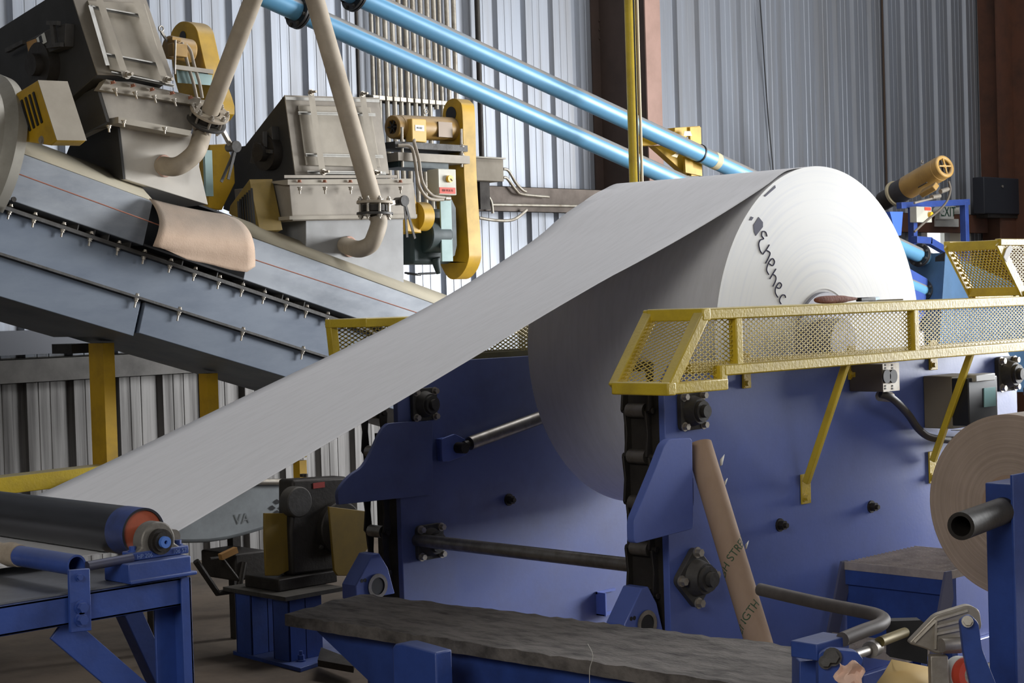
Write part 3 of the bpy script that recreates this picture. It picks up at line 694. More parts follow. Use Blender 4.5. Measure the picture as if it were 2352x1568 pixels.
m = M(); m.cyl(gD(1962, 1504, 4.3), gD(2004, 1490, 4.5), .012, 16); m.cyl(gD(1998, 1492, 4.45), gD(2012, 1486, 4.53), .022, 16); m.build('threaded_rod', steel, ck)
M().cyl(gD(2020, 1474, 4.5), gD(2078, 1452, 4.75), .014, 16).build('brass_pin', mat('dull_brass', (130, 116, 72), .5, .5), ck)
M().prism([gD(*p, 4.8) for p in ((2045, 1426), (2115, 1424), (2132, 1436), (2130, 1525), (2044, 1508))], RM@V(0, 0, -.05)).build('backing_plate', black, ck)
al = thing('cast_bracket', 'ribbed cast aluminium bracket at the lower right beside the blue post', 'bracket')
m = M(); m.prism(rounded([gD(*p, 4.3) for p in ((2085, 1477), (2148, 1412), (2225, 1388), (2250, 1400), (2256, 1440), (2215, 1500), (2150, 1502), (2128, 1490))], .012), RM@V(0, 0, -.03)); m.build('casting', alu, al, bev=.004)
m = M()
for p0, p1 in (((2100, 1474), (2150, 1424)), ((2150, 1424), (2222, 1402)), ((2148, 1440), (2215, 1424)), ((2150, 1456), (2210, 1444)), ((2150, 1425), (2148, 1490)), ((2160, 1472), (2205, 1462))):
    m.bar(gD(*p0, 4.295), gD(*p1, 4.295), .006, .008, up=nrmc)
m.build('ribs', alu, al)
M().cyl(gD(2162, 1482, 4.26), gD(2205, 1478, 4.28), .018, 16).build('boss', alu, al)
m = M(); m.prism([gD(*p, 4.27) for p in ((2137, 1506), (2178, 1506), (2184, 1640), (2140, 1640))], RM@V(0, 0, -.03)); m.build('upright', alu, al, bev=.003)
am = thing('swing_lever', 'dark blue flat steel lever bolted over the cast bracket at lower right', 'arm')
m = M(); m.prism(rounded([gD(*p, 4.2) for p in ((2205, 1424), (2228, 1410), (2248, 1430), (2256, 1490), (2300, 1600), (2240, 1620), (2214, 1500))], .01), RM@V(0, 0, -.02)); m.build('flat_bar', blue_d, am, bev=.002)
M().bolt(gD(2222, 1427, 4.19), nrmc, .010, .014).build('bolt', zinc, am)
m = M(); m.add([gD(*p, 4.4+q) for p, q in (((2048, 1514), .0), ((2137, 1532), .05), ((2160, 1600), 0), ((1990, 1600), -.05), ((2030, 1545), 0))], [(0, 1, 2, 3, 4)])
tag(m.build('board_sheet', ply, solid=.003), 'torn yellowish board sheet at the bottom edge beside the cast bracket', 'sheet')
m = M(); rws = []
for i in range(9):
    rw = []
    for j in range(9):
        u, v = i/8, j/8; wv = .45+.55*math.sin(math.pi*min(1, .15+v*.8)); rw.append(gD(1952+(u-.5)*66*wv+6*math.sin(v*9), 1522+62*v+7*math.sin(u*7), 4.12+.012*math.sin(u*8+v*3)-.008*math.cos(v*8)))
    rws.append(rw)
tag(m.grid(rws).build('crumpled_paper', mat('pink_brown_paper', (226, 190, 170), .8), solid=.001), 'crumpled pinkish paper at the bottom edge beside the blue clevis bracket', 'paper scrap')
tr = thing('tape_roll', 'red and white roll of tape at the bottom right behind the blue arm', 'tape')
c = gD(2216, 1548, 4.32); ax = unit(RM@V(.45, .1, 1)); M().cyl(c, c+ax*.03, .042, 32, ri=.024).build('red_side', red_m, tr); M().cyl(c+ax*-.03, c, .044, 32, ri=.024).build('white_side', white_m, tr)

# ================================================================== DARK BENCH
bn = thing('steel_bench', 'long low bench with a worn black top and blue supports across the foreground', 'bench')
ZB = .6
bA, bB, bC = gZ(652, 1410, ZB), gZ(828, 1362, ZB), gZ(1882, 1490, ZB); bD = gZ(1882, 1600, ZB)
rows = []
for i in range(61):
    t = i/60; row = []
    for j in range(9):
        s = j/8; p = (bA*(1-s)+bB*s)*(1-t)+(bD*(1-s)+bC*s)*t
        e = .0035*(rnd.random()-.5)+(.006*(rnd.random()-.6) if j in (0, 8) or i == 0 else 0)
        row.append(p+V((.008*(rnd.random()-.5)) if j in (0, 8) else 0, (.008*(rnd.random()-.5)) if i == 0 else 0, e))
    rows.append(row)
m = M().grid(rows)
nb = 9; per = [0*nb+j for j in range(nb)]+[i*nb+8 for i in range(1, 61)]+[60*nb+j for j in range(7, -1, -1)]+[i*nb for i in range(59, 0, -1)]
base_n = len(m.v); low = [V(m.v[i][0], m.v[i][1], ZB-.042) for i in per]
m.v += [tuple(p) for p in low]; k = len(per)
for i in range(k): m.f.append([per[i], per[(i+1) % k], base_n+(i+1) % k, base_n+i])
m.f.append([base_n+i for i in range(k)])
m.build('bench_top', blackdirt, bn)
def along(t, s, z): return V(*((bA*(1-s)+bB*s)*(1-t)+(bD*(1-s)+bC*s)*t)[:2], z)
m = M(); m.hexa([along(.30, .12, .06), along(.99, .12, .06), along(.99, .8, .06), along(.30, .8, .06), along(.30, .12, ZB-.043), along(.99, .12, ZB-.043), along(.99, .8, ZB-.043), along(.30, .8, ZB-.043)]); m.build('beam', blue_d, bn, bev=.003)
m = M(); m.prism([along(.04, .15, ZB-.05), along(.31, .15, ZB-.05), along(.31, .15, .22)], along(.04, .3, 0)-along(.04, .15, 0)); m.build('gusset', blue_d, bn)
# post at front of bench
a0, a1 = gZ(897, 1500, ZB), gZ(1000, 1500, ZB)
pf = gY(900, 1470, 4.05); 
m = M(); zt_ = gX(945, 1472, 3.55)[2]
q0, q1 = gX(900, 1480, 3.55), gX(1000, 1480, 3.55)
m.prism([V(3.55, q0[1], 0), V(3.55, q0[1], q0[2]-.01), V(3.55, q0[1]-.015, q0[2]+.004), V(3.55, q0[1]-.05, q0[2]+.010), V(3.55, q1[1], q0[2]+.0), V(3.55, q1[1], 0)], (.07, 0, 0)); m.build('support_post', blue_d, bn, bev=.006)
M().box(V(3.5, q1[1]-.05, 0), V(3.75, q0[1]+.05, .012)).build('foot_plate', blue_d, bn)

# ================================================================== ROLLER TABLE (lower left)
rt = thing('roller_table', 'bright blue steel table frame at the lower left that carries the black roller', 'table frame')
YT = 3.86
t0, t1 = gY(413, 1326, YT), gY(413, 1391, YT); ZTt, ZTb = t0[2], t1[2]; xr_ = gY(433, 1326, YT)[0]; xin = gY(385, 1420, YT)[0]
m = M(); m.box((1.2, YT, ZTb), (xr_-.003, YT+.008, ZTt)); m.box((1.2, YT, ZTt-.008), (xr_-.003, YT+.07, ZTt)); m.box((1.2, YT, ZTb), (xr_-.003, YT+.07, ZTb+.008)); m.build('front_rail', blue_d, rt, bev=.002)
m = M(); m.box((1.2, YT+1.7, ZTb), (xr_, YT+1.77, ZTt)); m.build('rear_rail', blue_d, rt)
m = M(); m.box((1.2, YT+.01, ZTt+.001), (xr_-.04, YT+1.76, ZTt+.006)); m.build('table_plate', mat('worn_grey_plate', (120, 122, 128), .35, .5, (90, 88, 88), .7, 4), rt)
x0_ = gY(413, 1400, YT)[0]
m = M(); m.box((xin, YT+.06, 0), (xr_, YT+.068, ZTt-.01)); m.box((xr_-.008, YT-.012, 0), (xr_, YT+.062, ZTt+.0)); m.box((x0_, YT-.012, 0), (xr_, YT-.004, ZTt-.0)); m.build('leg', blue_d, rt, bev=.002)
m = M(); m.box((xin, YT+1.70, 0), (xr_, YT+1.77, ZTb)); m.build('leg', blue_d, rt)
for x in (1.25,):
    for y in (YT, YT+1.7): M().box((x, y, 0), (x+.07, y+.07, ZTb)).build('leg', blue_d, rt)
a, b = gY(135, 1438, YT+.03), gY(300, 1580, YT+.03); b = a+(b-a)*2.2
m = M(); m.bar(a, b, .010, .075, up=V(0, 0, 1)); m.build('diagonal_brace', blue_d, rt, bev=.002)
a, b = gY(292, 1400, YT+.6), gY(375, 1580, YT+.6); b = a+(b-a)*1.7
m = M(); m.bar(a, b, .06, .06); m.build('rear_brace', blue_d, rt, bev=.003)
# pillow block pedestal
u0, u1 = gY(297, 1342, YT-.02), gY(440, 1316, YT-.02); u2 = gY(440, 1275, YT-.02)
m = M(); m.box((u0[0], YT-.02, u1[2]+.0), (u1[0], YT+.10, u2[2])); m.box((u0[0], YT-.03, u1[2]-.004), (u1[0]+.012, YT+.10, u1[2]+.006)); o = m.build('bearing_pedestal', blue_d, rt, bev=.003)
PT = u2[2]
pb = thing('pillow_block', 'dark pillow block bearing with a blue centre at the near end of the roller', 'bearing')
yb0, yb1 = YT+.02, YT+.075
bx0, bx1 = gY(306, 1280, yb0)[0], gY(434, 1262, yb0)[0]
m = M(); m.box((bx0, yb0, PT+.0005), (bx1, yb1, PT+.022)); m.build('foot', blue_d, pb, bev=.003)
bc = gY(366, 1243, yb0); pbz = bc[2]
arc = [V(bc[0]+.052*math.cos(t), yb0+.004, pbz+.052*math.sin(t)) for t in np.linspace(math.radians(-12), math.radians(192), 26)]
m = M(); m.prism([V(bc[0]+.072, yb0+.004, PT+.018)]+arc+[V(bc[0]-.072, yb0+.004, PT+.018)], (0, .045, 0)); m.build('housing', mat('light_cast_iron', (122, 117, 110), .5, .3, (80, 74, 68), .6, 12, bump=.3), pb, bev=.004)
m = M(); m.cyl((bc[0], yb0+.003, pbz), (bc[0], yb0-.012, pbz), .034, 32, ri=.02); m.cyl((bc[0], yb0-.002, pbz), (bc[0], yb0-.020, pbz), .026, 28); m.build('seal_ring', dsteel, pb)
m = M(); m.cyl((bc[0], yb0-.0205, pbz), (bc[0], yb0-.032, pbz), .0155, 26, ri=.005); m.build('shaft_end', mat('bright_blue_cap', (78, 120, 200), .4), pb)
m = M()
put_text(m, 'HP 206', .016, (bx0+.035, yb0-.001, PT+.010), XA, ZA); put_text(m, '106 57', .016, (bx1-.03, yb0-.001, PT+.010), XA, ZA); m.build('cast_lettering', mat('pale_blue_casting', (110, 130, 180), .5), pb)
for x in (bx0+.016, bx1-.016): M().bolt((x, (yb0+yb1)/2, PT+.022), ZA, .009, .014).build('bolt', blue_d, pb)
# roller
rl = thing('black_roller', 'dark polished roller with an orange end, carrying the white sheet', 'roller')
ye = YT+.22
m = M(); m.cyl((RLX, ye, RLZ), (RLX, YT+1.66, RLZ), RLR, 64, ri=RLR-.006); m.build('shell', rollmat, rl)
m = M(); m.cyl((RLX, ye+.006, RLZ), (RLX, ye+.02, RLZ), RLR-.0065, 48); m.build('end_disc', orange_m, rl)
m = M(); m.cyl((RLX, ye-.15, RLZ), (RLX, ye+.01, RLZ), .02, 24); m.build('shaft', steel, rl)
m = M(); m.cyl((RLX, ye-.0, RLZ), (RLX, ye+.09, RLZ), RLR+.0008, 64, ri=RLR-.0005); m.build('blue_band', mat('blue_worn_band', (52, 68, 124), .4, 0, (46, 46, 56), .8, 8), rl)
# small idler roller, clamp plate, rod
ir = thing('idler_roller', 'short blue pipe roller wrapped in dirty tape in front of the black roller', 'roller')
a = gY(176, 1298, YT+.03); M().cyl(a, a+V(0, .30, 0), .0275, 32, ri=.022).build('pipe', blue_d, ir)
m = M(); pp = [a+V(0, .29+.05*i, 0) for i in range(8)]; m.tube(pp, .03, 20, rs=[.030+.004*math.sin(i*2.1) for i in range(8)]); m.build('tape_wrap', mat('dirty_tan_tape', (160, 146, 128), .8, 0, (120, 106, 92), .7, 20, bump=.6), ir)
cp = thing('clamp_plate', 'blue upright flat plate with bolts fixed to the table front rail', 'bracket')
p_ = [gY(*p, YT-.003) for p in ((154, 1308), (201, 1304), (205, 1446), (157, 1452))]
m = M(); m.prism(p_, (0, -.012, 0)); m.build('flat_plate', blue_d, cp, bev=.002)
for px, py, r in ((181, 1325, .010), (186, 1394, .017), (186, 1422, .017)): M().bolt(gY(px, py, YT-.015), D, r*.75, r).build('bolt', blue_d, cp)
a, b = gY(200, 1300, YT+.02), gY(303, 1281, YT+.02)
tag(M().cyl(a, b, .0125, 18).build('adjusting_rod', mat('rod_dark_blue_steel', (78, 78, 92), .45, .5, (44, 60, 120), .6, 10)), 'short dark steel rod between the clamp plate and the bearing pedestal', 'rod')

th_ = M().tube(smooth([gX(1350, 1478, 3.50), gX(1362, 1505, 3.49), gX(1354, 1540, 3.49), gX(1356, 1600, 3.49)], 5), .0009, 6)
tag(th_.build('loose_thread', mat('white_thread', (200, 198, 190), .7)), 'thin white thread hanging over the front of the dark bench', 'thread')
m = M(); q = [gY(*p, YO-.012) for p in ((2306, 590), (2312, 572), (2322, 560), (2326, 572), (2318, 588), (2312, 602))]; m.prism(q, YA*.004)
tag(m.build('paper_scrap', mat('white_scrap', (232, 230, 226), .7)), 'small white paper scrap stuck on the raised mesh guard at the right', 'paper scrap')
# ================================================================== INCLINED CONVEYOR
YC = 7.2; ka, kb = gY(42, 466, YC), gY(698, 690, YC); cdv = unit(kb-ka); cnv = unit(np.cross(cdv, YA))
if cnv[2] < 0: cnv = -cnv
def sn(px, py, y=YC):
    p = gY(px, py, y)-ka; return p@cdv, p@cnv
def cp3(s, n, y): return V(*(ka+cdv*s+cnv*n)[[0]], y, (ka+cdv*s+cnv*n)[2])
cv = thing('inclined_conveyor', 'grey enclosed conveyor sloping down to the right under the two hoppers', 'conveyor')
S0 = sn(-260, 400)[0]; S1 = sn(1150, 800)[0]+.4
n_ft = sn(575, 543)[1]; n_bt = 0.0
n_ct = sn(517, 490, YC+.22)[1]
n_fl = sn(407, 611)[1]; n_r = sn(309, 680)[1]; n_b = sn(309, 767)[1]
sa, sb = sn(350, 470)[0], sn(575, 560)[0]
def seg(m, s0, s1, prof):
    a = [cp3(s0, n, y) for y, n in prof]; m.prism(a, cdv*(s1-s0))
cover = [(YC, n_bt), (YC, n_ft), (YC+.22, n_ct), (YC+.8, n_ct), (YC+.8, n_bt)]
m = M(); seg(m, S0, sa, cover); seg(m, sb, S1, cover); m.build('cover', conv_m, cv, bev=.004)
m = M(); seg(m, sa, sb, [(YC, n_bt), (YC, n_bt+.01), (YC+.5, n_bt+.01), (YC+.5, n_bt)]); seg(m, sa, sb, [(YC+.45, n_bt+.01), (YC+.45, n_ct), (YC+.8, n_ct), (YC+.8, n_bt)]); seg(m, sa, sb, [(YC+.215, n_ct-.012), (YC+.22, n_ct), (YC+.45, n_ct), (YC+.45, n_ct-.012)]); m.build('inspection_opening', mat('dark_interior', (40, 40, 42), .8), cv)
for s0, s1 in ((S0, sa), (sb, S1)):
    m = M(); m.add([cp3(s0, n_ft, YC-.002), cp3(s1, n_ft, YC-.002), cp3(s1, n_ct+.001, YC+.219), cp3(s0, n_ct+.001, YC+.219)], [(0, 1, 2, 3)]); m.build('sloping_lid', conv_top, cv, solid=.004)
m = M(); seg(m, S0, S1, [(YC+.10, n_bt), (YC+.10, n_fl), (YC+.7, n_fl), (YC+.7, n_bt)]); m.build('belt_gap', dsteel, cv)
for px in (180, 218, 250, 300, 420, 500, 560, 610, 650, 700):
    s = sn(px, 540)[0]; s = (gY(px, 466+(px-42)*.341+12, YC)-ka)@cdv
    m = M(); seg(m, s, s+.006, [(YC+.01, n_bt-.001), (YC+.01, n_fl), (YC+.10, n_fl), (YC+.10, n_bt-.001)]); m.build('spacer', iron, cv)
m = M(); seg(m, S0, S1, [(YC-.025, n_fl-.012), (YC-.025, n_fl), (YC+.15, n_fl), (YC+.15, n_fl-.012)]); seg(m, S0, S1, [(YC-.015, n_fl+.001), (YC-.015, n_fl+.008), (YC+.1, n_fl+.008), (YC+.1, n_fl+.001)]); m.build('flange', iron, cv)
m = M(); seg(m, S0, S1, [(YC+.008, n_r), (YC+.008, n_fl-.013), (YC+.75, n_fl-.013), (YC+.75, n_r)]); m.build('trough', conv_low, cv)
m = M(); seg(m, S0, S1, [(YC-.035, n_r-.012), (YC-.035, n_r), (YC+.75, n_r), (YC+.75, n_r-.012)]); m.build('lower_flange', iron, cv)
sj = sn(322, 720)[0]
m = M(); seg(m, S0, sj-.012, [(YC-.004, n_b-.012), (YC-.004, n_r-.013), (YC+.75, n_r-.013), (YC+.75, n_b-.012)]); m.build('return_pan', conv_low, cv, bev=.003)
m = M(); seg(m, sj+.012, S1, [(YC-.004, n_b+.01), (YC-.004, n_r-.013), (YC+.75, n_r-.013), (YC+.75, n_b+.01)]); m.build('return_pan', conv_low, cv, bev=.003)
ufl = [81, 147, 210, 274, 333, 393, 449, 505, 558, 608, 659, 705, 753, 798, 25]
for px in ufl:
    s = (gY(px, 483+(px-35)*.345, YC-.02)-ka)@cdv; p = cp3(s, n_fl-.012, YC-.012)
    m = M(); m.bolt(p+cnv*.024, cnv, .008, .012); m.bolt(p, -cnv, .009, .014, stud=.022); m.build('bolt', zinc, cv)
for px in (316, 414, 698, 560):
    s = (gY(px, 583+px*.314, YC-.03)-ka)@cdv; p = cp3(s, n_r-.012, YC-.022)
    m = M(); m.bolt(p+cnv*.013, cnv, .008, .012); m.bolt(p, -cnv, .009, .016, stud=.03); m.build('bolt', zinc, cv)
# kraft sheet hanging from the opening
rows = []
left = subdiv2([(343, 456), (358, 480), (366, 508), (362, 535), (352, 563), (352, 563)], 4)
right = subdiv2([(515, 492), (548, 505), (572, 530), (583, 560), (586, 590), (586, 613)], 4)
nL = len(left)
ys = [YC+.0-.16*math.sin(math.pi*min(1, i/(nL-1)*1.15)*.62)-.02 for i in range(nL)]
for j in range(13):
    t = j/12; row = []
    for i in range(nL):
        u = i/(nL-1); px = left[i][0]*(1-t)+right[i][0]*t; py = left[i][1]*(1-t)+right[i][1]*t
        py += 3*math.sin(math.pi*t)*(1-u)+4*math.sin(math.pi*t)*u+(1.2*math.sin(t*61)*u**8)
        if u > .8 and t < .93: py += 16*(u-.8)/.2*min(1, t*3)*(.6+.4*t)
        row.append(gY(px, py, ys[i]))
    rows.append(row)
tag(M().grid(rows).build('kraft_sheet', kraft, solid=.003), 'curled brown kraft sheet bulging out of the opening in the grey conveyor', 'paper sheet')
tag(M().tube([gY(-60, 362, YC-.10), gY(575, 608-15, YC-.10), gY(1010, 735, YC-.10)], .0030, 8).build('pull_cord', orangewire), 'thin orange pull cord stretched along the grey conveyor', 'cord')
# banded duct at the far left
dn = thing('banded_duct', 'round grey metal hood with raised bands at the left edge over the conveyor', 'hood')
hc = gY(-58, 385, YC+.27)
m = M(); rs_ = [(-.60, .40), (-.30, .40), (-.27, .435), (-.22, .435), (-.19, .40), (-.085, .40), (-.07, .415), (-.045, .45), (0, .45), (.002, .40), (.002, .34)]
nn = 60; e1, e2 = -YA, cnv
vs = [hc+cdv*s+(e1*math.cos(t)+e2*math.sin(t))*r for s, r in rs_ for t in np.linspace(math.radians(-33), math.radians(200), nn)]
m.add(vs, [[i*nn+k, i*nn+k+1, (i+1)*nn+k+1, (i+1)*nn+k] for i in range(len(rs_)-1) for k in range(nn-1)])
m.build('shell', galv2, dn, solid=.004)
c = gY(30, 458, YC-.125); M().cyl(c, c-YA*.01, .012, 12).build('rivet', dsteel, dn)

# ================================================================== HOPPERS
def P3(pts, y): return [gY(a, b, y) for a, b in pts]
def hopper(name, label, x0, side, w, tilt=0):
    t = thing(name, label, 'hopper', 'grey hoppers above the conveyor'); return t
def skew(v, a):   # rotate XZ direction
    return V(math.cos(a), 0, math.sin(a))*v
# --- second hopper (upright)
h2 = thing('hopper', 'upright grey steel hopper with a strapped door, right one of the two above the conveyor', 'hopper', 'grey hoppers above the conveyor')
def body_from(side_px, y_front, tl, tr, mt, root, nm):
    """side_px polygon lies in the plane through tl with normal 'along'; first is the front top corner"""
    a = gY(*tl, y_front); b = gY(*tr, y_front); u = b-a; n = unit(V(u[0], 0, u[2]))
    pts = []
    for p in side_px:
        d = ray(*p); k = ((a-CAM)@n)/(d@n); pts.append(CAM+d*k)
    w = np.linalg.norm(u); M().prism(pts, n*w).build(nm, mt, root, bev=.004)
    e = pts[-1]-pts[0]; fn = unit(np.cross(n, e)); fn = fn if fn[1] < 0 else -fn
    M().prism([pts[0]+fn*.001, pts[0]+n*w+fn*.001, pts[-1]+n*w+fn*.001, pts[-1]+fn*.001], fn*.006).build('front_skin', hop, root)  # added skin keeps the front plain steel over the shade-coloured body
    def fplane(px, py, off=0):
        d = ray(px, py); q0 = pts[0]+fn*(.007+off); return CAM+d*(((q0-CAM)@fn)/(d@fn))
    return a, n, w, fplane
a2, n2, w2, fp_ = body_from([(652, 219), (562, 335), (538, 338), (512, 480), (640, 533), (677, 402)], 7.5, (652, 219), (868, 225), hop_shade, h2, 'body')
# front frame in the leaning front plane
zz = lambda px, py, y: gY(px, py, y)
yt_, yb_ = 7.5, 7.40
def slab(m, px4, off0, off1, f=fp_):
    lo = [f(*p, off0) for p in px4]; hi = [f(*p, off1) for p in px4]
    m.hexa(lo+hi)
    return m
m = M(); slab(m, [(684, 242), (850, 246), (874, 384), (702, 380)], .0, .022); m.build('door_panel', hop2, h2, bev=.004)
m = M()
for (xa, ya, xb, yb) in ((685, 262, 862, 266), (702, 358, 880, 362), (706, 398, 886, 400)):
    slab(m, [(xa, ya-5), (xb, yb-5), (xb+1, yb+1), (xa+1, ya+1)], .022, .027); slab(m, [(xa, ya-6), (xb, yb-6), (xb, yb-4), (xa, ya-4)], .022, .05)
slab(m, [(655, 222), (872, 228), (872, 235), (656, 229)], .0, .018)
m.build('door_stiffener', mat('galvanized_angle', (162, 160, 154), .45, .5, (116, 110, 100), .6, 8), h2)
for (xa, ya), (xb, yb) in (((714, 212), (742, 400)), ((832, 216), (862, 402))):
    m = M(); slab(m, [(xa-7, ya), (xa+7, ya), (xb+7, yb), (xb-7, yb)], .052, .060); o = m.build('door_strap', hop2, h2)
    for px, py in ((xa, ya), (xb+1, yb-5)):
        m = M(); c = fp_(px, py, .060); m.bolt(c, D, .012, .018, stud=.03); m.build('clamp_bolt', zinc, o)
m = M(); slab(m, [(653, 402), (912, 402), (912, 409), (653, 409)], -.0, .06, lambda a, b, o: gY(a, b, 7.40-o)); m.build('collar_flange', hop, h2)
Yc2 = 7.33
m = M(); q = P3([(664, 420), (950, 418), (957, 502), (672, 507)], Yc2); m.hexa([q[3], q[2], q[2]+YA*.5, q[3]+YA*.5, q[0], q[1], q[1]+YA*.5, q[0]+YA*.5]); m.build('lower_box', hop, h2, bev=.003)
m = M(); q = P3([(661, 412), (948, 410), (948, 422), (661, 424)], Yc2-.03); m.hexa([q[3], q[2], q[2]+YA*.03, q[3]+YA*.03, q[0], q[1], q[1]+YA*.2, q[0]+YA*.2]); m.build('flange', hop2, h2)
for px in (688, 746, 805, 862, 920):
    m = M(); c = gY(px, 424, Yc2-.045); m.bolt(c+ZA*.012, ZA, .009, .014); o = m.build('bolt_head', redbolt, h2); M().bolt(c-ZA*.012, -ZA, .009, .018, stud=.02).build('bolt', zinc, h2)
m = M(); q = P3([(665, 496), (958, 492), (958, 500), (665, 504)], Yc2-.03); m.hexa([q[3], q[2], q[2]+YA*.1, q[3]+YA*.1, q[0], q[1], q[1]+YA*.1, q[0]+YA*.1]); m.build('lower_flange', hop2, h2)
Yd2 = 7.36
m = M(); q = P3([(702, 500), (926, 500), (928, 680), (704, 680)], Yd2); m.hexa([q[3], q[2], q[2]+YA*.45, q[3]+YA*.45, q[0], q[1], q[1]+YA*.45, q[0]+YA*.45]); m.build('chute', mat('chute_grey', (150, 150, 150), .55, .1, (120, 118, 114), .5, 3), h2, bev=.003)
# side bearing on the dark side
def onside(px, py, a, n): d = ray(px, py); return CAM+d*(((a-CAM)@n)/(d@n))
def side_gear(root, a, n, pts, c, r, bars):
    m = M(); p = [onside(*q, a, n) for q in pts]; m.prism(p, -n*.05); m.build('side_plate', iron, root, bev=.003)
    cc = onside(*c, a, n); m = M(); m.cyl(cc, cc-n*.06, r, 28); m.cyl(cc-n*.06, cc-n*.10, r*.5, 20); m.build('shaft_hub', dsteel, root)
    for p0, p1 in bars: M().bar(onside(*p0, a, n)-n*.07, onside(*p1, a, n)-n*.07, .02).build('adjuster', iron, root)
side_gear(h2, a2, n2, [(598, 330), (640, 290), (645, 350), (612, 380), (590, 375)], (625, 350), .10, [((632, 302), (632, 345)), ((618, 345), (648, 348))])
def vent_guard(root, a, n, pts, slots, w, back=.0, mt=yel_g):
    p = [onside(*q, a, n) for q in pts]; m = M(); m.prism([q-n*back for q in p], n*w); o = m.build('vented_guard', mt, root, bev=.005)
    m = M()
    for s0, s1 in slots: m.bar(onside(*s0, a, n)-n*(back+.001), onside(*s1, a, n)-n*(back+.001), .012, .012)
    m.build('vent_slot', black, o)
    f0, f1 = p[0], p[-1]; M().prism([f0-YA*.001, f0+n*w-YA*.001, f1+n*w-YA*.001, f1-YA*.001], -YA*.003).build('dusty_front', hop2 if mt is yel_g else mt, o)
a2g = gY(572, 415, 7.45)
vent_guard(h2, a2g, n2, [(572, 412), (528, 472), (525, 490), (588, 535), (596, 530)], [((548+i*5, 462-i*5), (550+i*6, 500+i*4)) for i in range(7)], .15, mt=yel_d)
# --- first hopper (tilted)
h1 = thing('hopper', 'tilted grey steel hopper at upper left, left one of the two above the conveyor', 'hopper', 'grey hoppers above the conveyor')
a1, n1, w1, fq_ = body_from([(163, -12), (105, -2), (-12, 72), (-30, 240), (40, 240), (150, 236), (223, 172)], 7.3, (163, -12), (335, 2), hop_shade, h1, 'body')
m = M(); slab(m, [(200, 0), (332, 8), (385, 190), (252, 160)], .0, .022, fq_); m.build('door_panel', hop2, h1, bev=.004)
m = M()
for (xa, ya, xb, yb) in ((205, 18, 326, 40), (243, 128, 368, 152), (256, 170, 400, 200)):
    slab(m, [(xa, ya-6), (xb, yb-6), (xb+1, yb+1), (xa+1, ya+1)], .022, .027, fq_); slab(m, [(xa, ya-7), (xb, yb-7), (xb, yb-4), (xa, ya-4)], .022, .05, fq_)
slab(m, [(203, 12), (212, 12), (252, 150), (243, 150)], .022, .05, fq_)
m.build('door_stiffener', bpy.data.materials['galvanized_angle'], h1)
for (xa, ya), (xb, yb) in (((226, -8), (290, 178)), ((312, -4), (382, 190))):
    m = M(); slab(m, [(xa-8, ya), (xa+8, ya), (xb+8, yb), (xb-8, yb)], .052, .060, fq_); o = m.build('door_strap', hop2, h1)
    m = M(); m.bolt(fq_(xb+1, yb-6, .060), D, .014, .020, stud=.03); m.build('clamp_bolt', zinc, o)
def tilted(root, nm, pts, y, dep, mt, **k):
    m = M(); q = P3(pts, y); m.hexa([q[3], q[2], q[2]+YA*dep, q[3]+YA*dep, q[0], q[1], q[1]+YA*dep, q[0]+YA*dep]); return m.build(nm, mt, root, **k)
tilted(h1, 'collar_flange', [(217, 170), (436, 218), (440, 226), (222, 178)], 7.17, .3, hop)
tilted(h1, 'lower_box', [(228, 200), (464, 238), (440, 300), (252, 280)], 7.2, .5, hop, bev=.003)
tilted(h1, 'flange', [(244, 182), (462, 226), (455, 242), (228, 206)], 7.14, .05, hop2)
tilted(h1, 'lower_flange', [(272, 268), (440, 300), (436, 312), (272, 282)], 7.12, .1, hop2)
tilted(h1, 'chute', [(274, 282), (440, 306), (478, 470), (288, 412)], 7.28, .45, mat('chute_light_grey', (206, 200, 190), .55, 0, (180, 172, 160), .5, 3), bev=.003)
for px, py in ((262, 198), (308, 205), (352, 214), (398, 222), (440, 232)):
    dn_ = unit(gY(px+4, py+14, 7.14)-gY(px, py, 7.14)); c = gY(px, py, 7.12)
    m = M(); m.bolt(c-dn_*.012, -dn_, .010, .014); m.build('bolt_head', redbolt, h1); M().bolt(c+dn_*.01, dn_, .009, .016, stud=.022).build('bolt', zinc, h1)
for px, py in ((250, 288), (284, 276), (378, 292)):
    c = gY(px, py, 7.10); M().bolt(c, -ZA, .009, .014, stud=.018).build('bolt', zinc, h1)
a1l = gY(228, 205, 7.2)
m = M(); m.prism([onside(*q, a1l, n1)-n1*.016 for q in ((228, 200), (150, 240), (176, 318), (252, 280))], n1*.015); m.build('lower_side', hop_shade, h1)
m = M(); m.prism([onside(*q, gY(274, 285, 7.28), n1) for q in ((274, 283), (165, 335), (150, 372), (288, 412))], n1*-.012); m.build('chute_side', hop_shade, h1)
side_gear(h1, a1, n1, [(82, 95), (130, 70), (172, 55), (170, 108), (110, 130), (84, 128)], (112, 150), .11, [((150, 52), (156, 105)), ((140, 55), (165, 55)), ((140, 108), (172, 104)), ((45, 118), (85, 98)), ((45, 118), (60, 112))])
m = M(); q = [onside(*p, a1, n1)-n1*.052 for p in ((106, 89), (124, 76), (130, 98), (112, 108))]; m.prism(q, -n1*.002); m.build('warning_label', white_m, h1)
m = M(); q = [onside(*p, a1, n1)-n1*.052 for p in ((83, 98), (105, 90), (110, 110), (88, 120))]; m.prism(q, -n1*.002); m.build('warning_label', mat('orange_grey_label', (170, 130, 80), .6), h1)
m = M(); q = [onside(*p, a1, n1)-n1*.055 for p in ((112, 86), (118, 82), (122, 98), (116, 102))]; m.prism(q, -n1*.001); m.build('label_symbol', black, h1)
a1g = gY(150, 195, 7.1); 
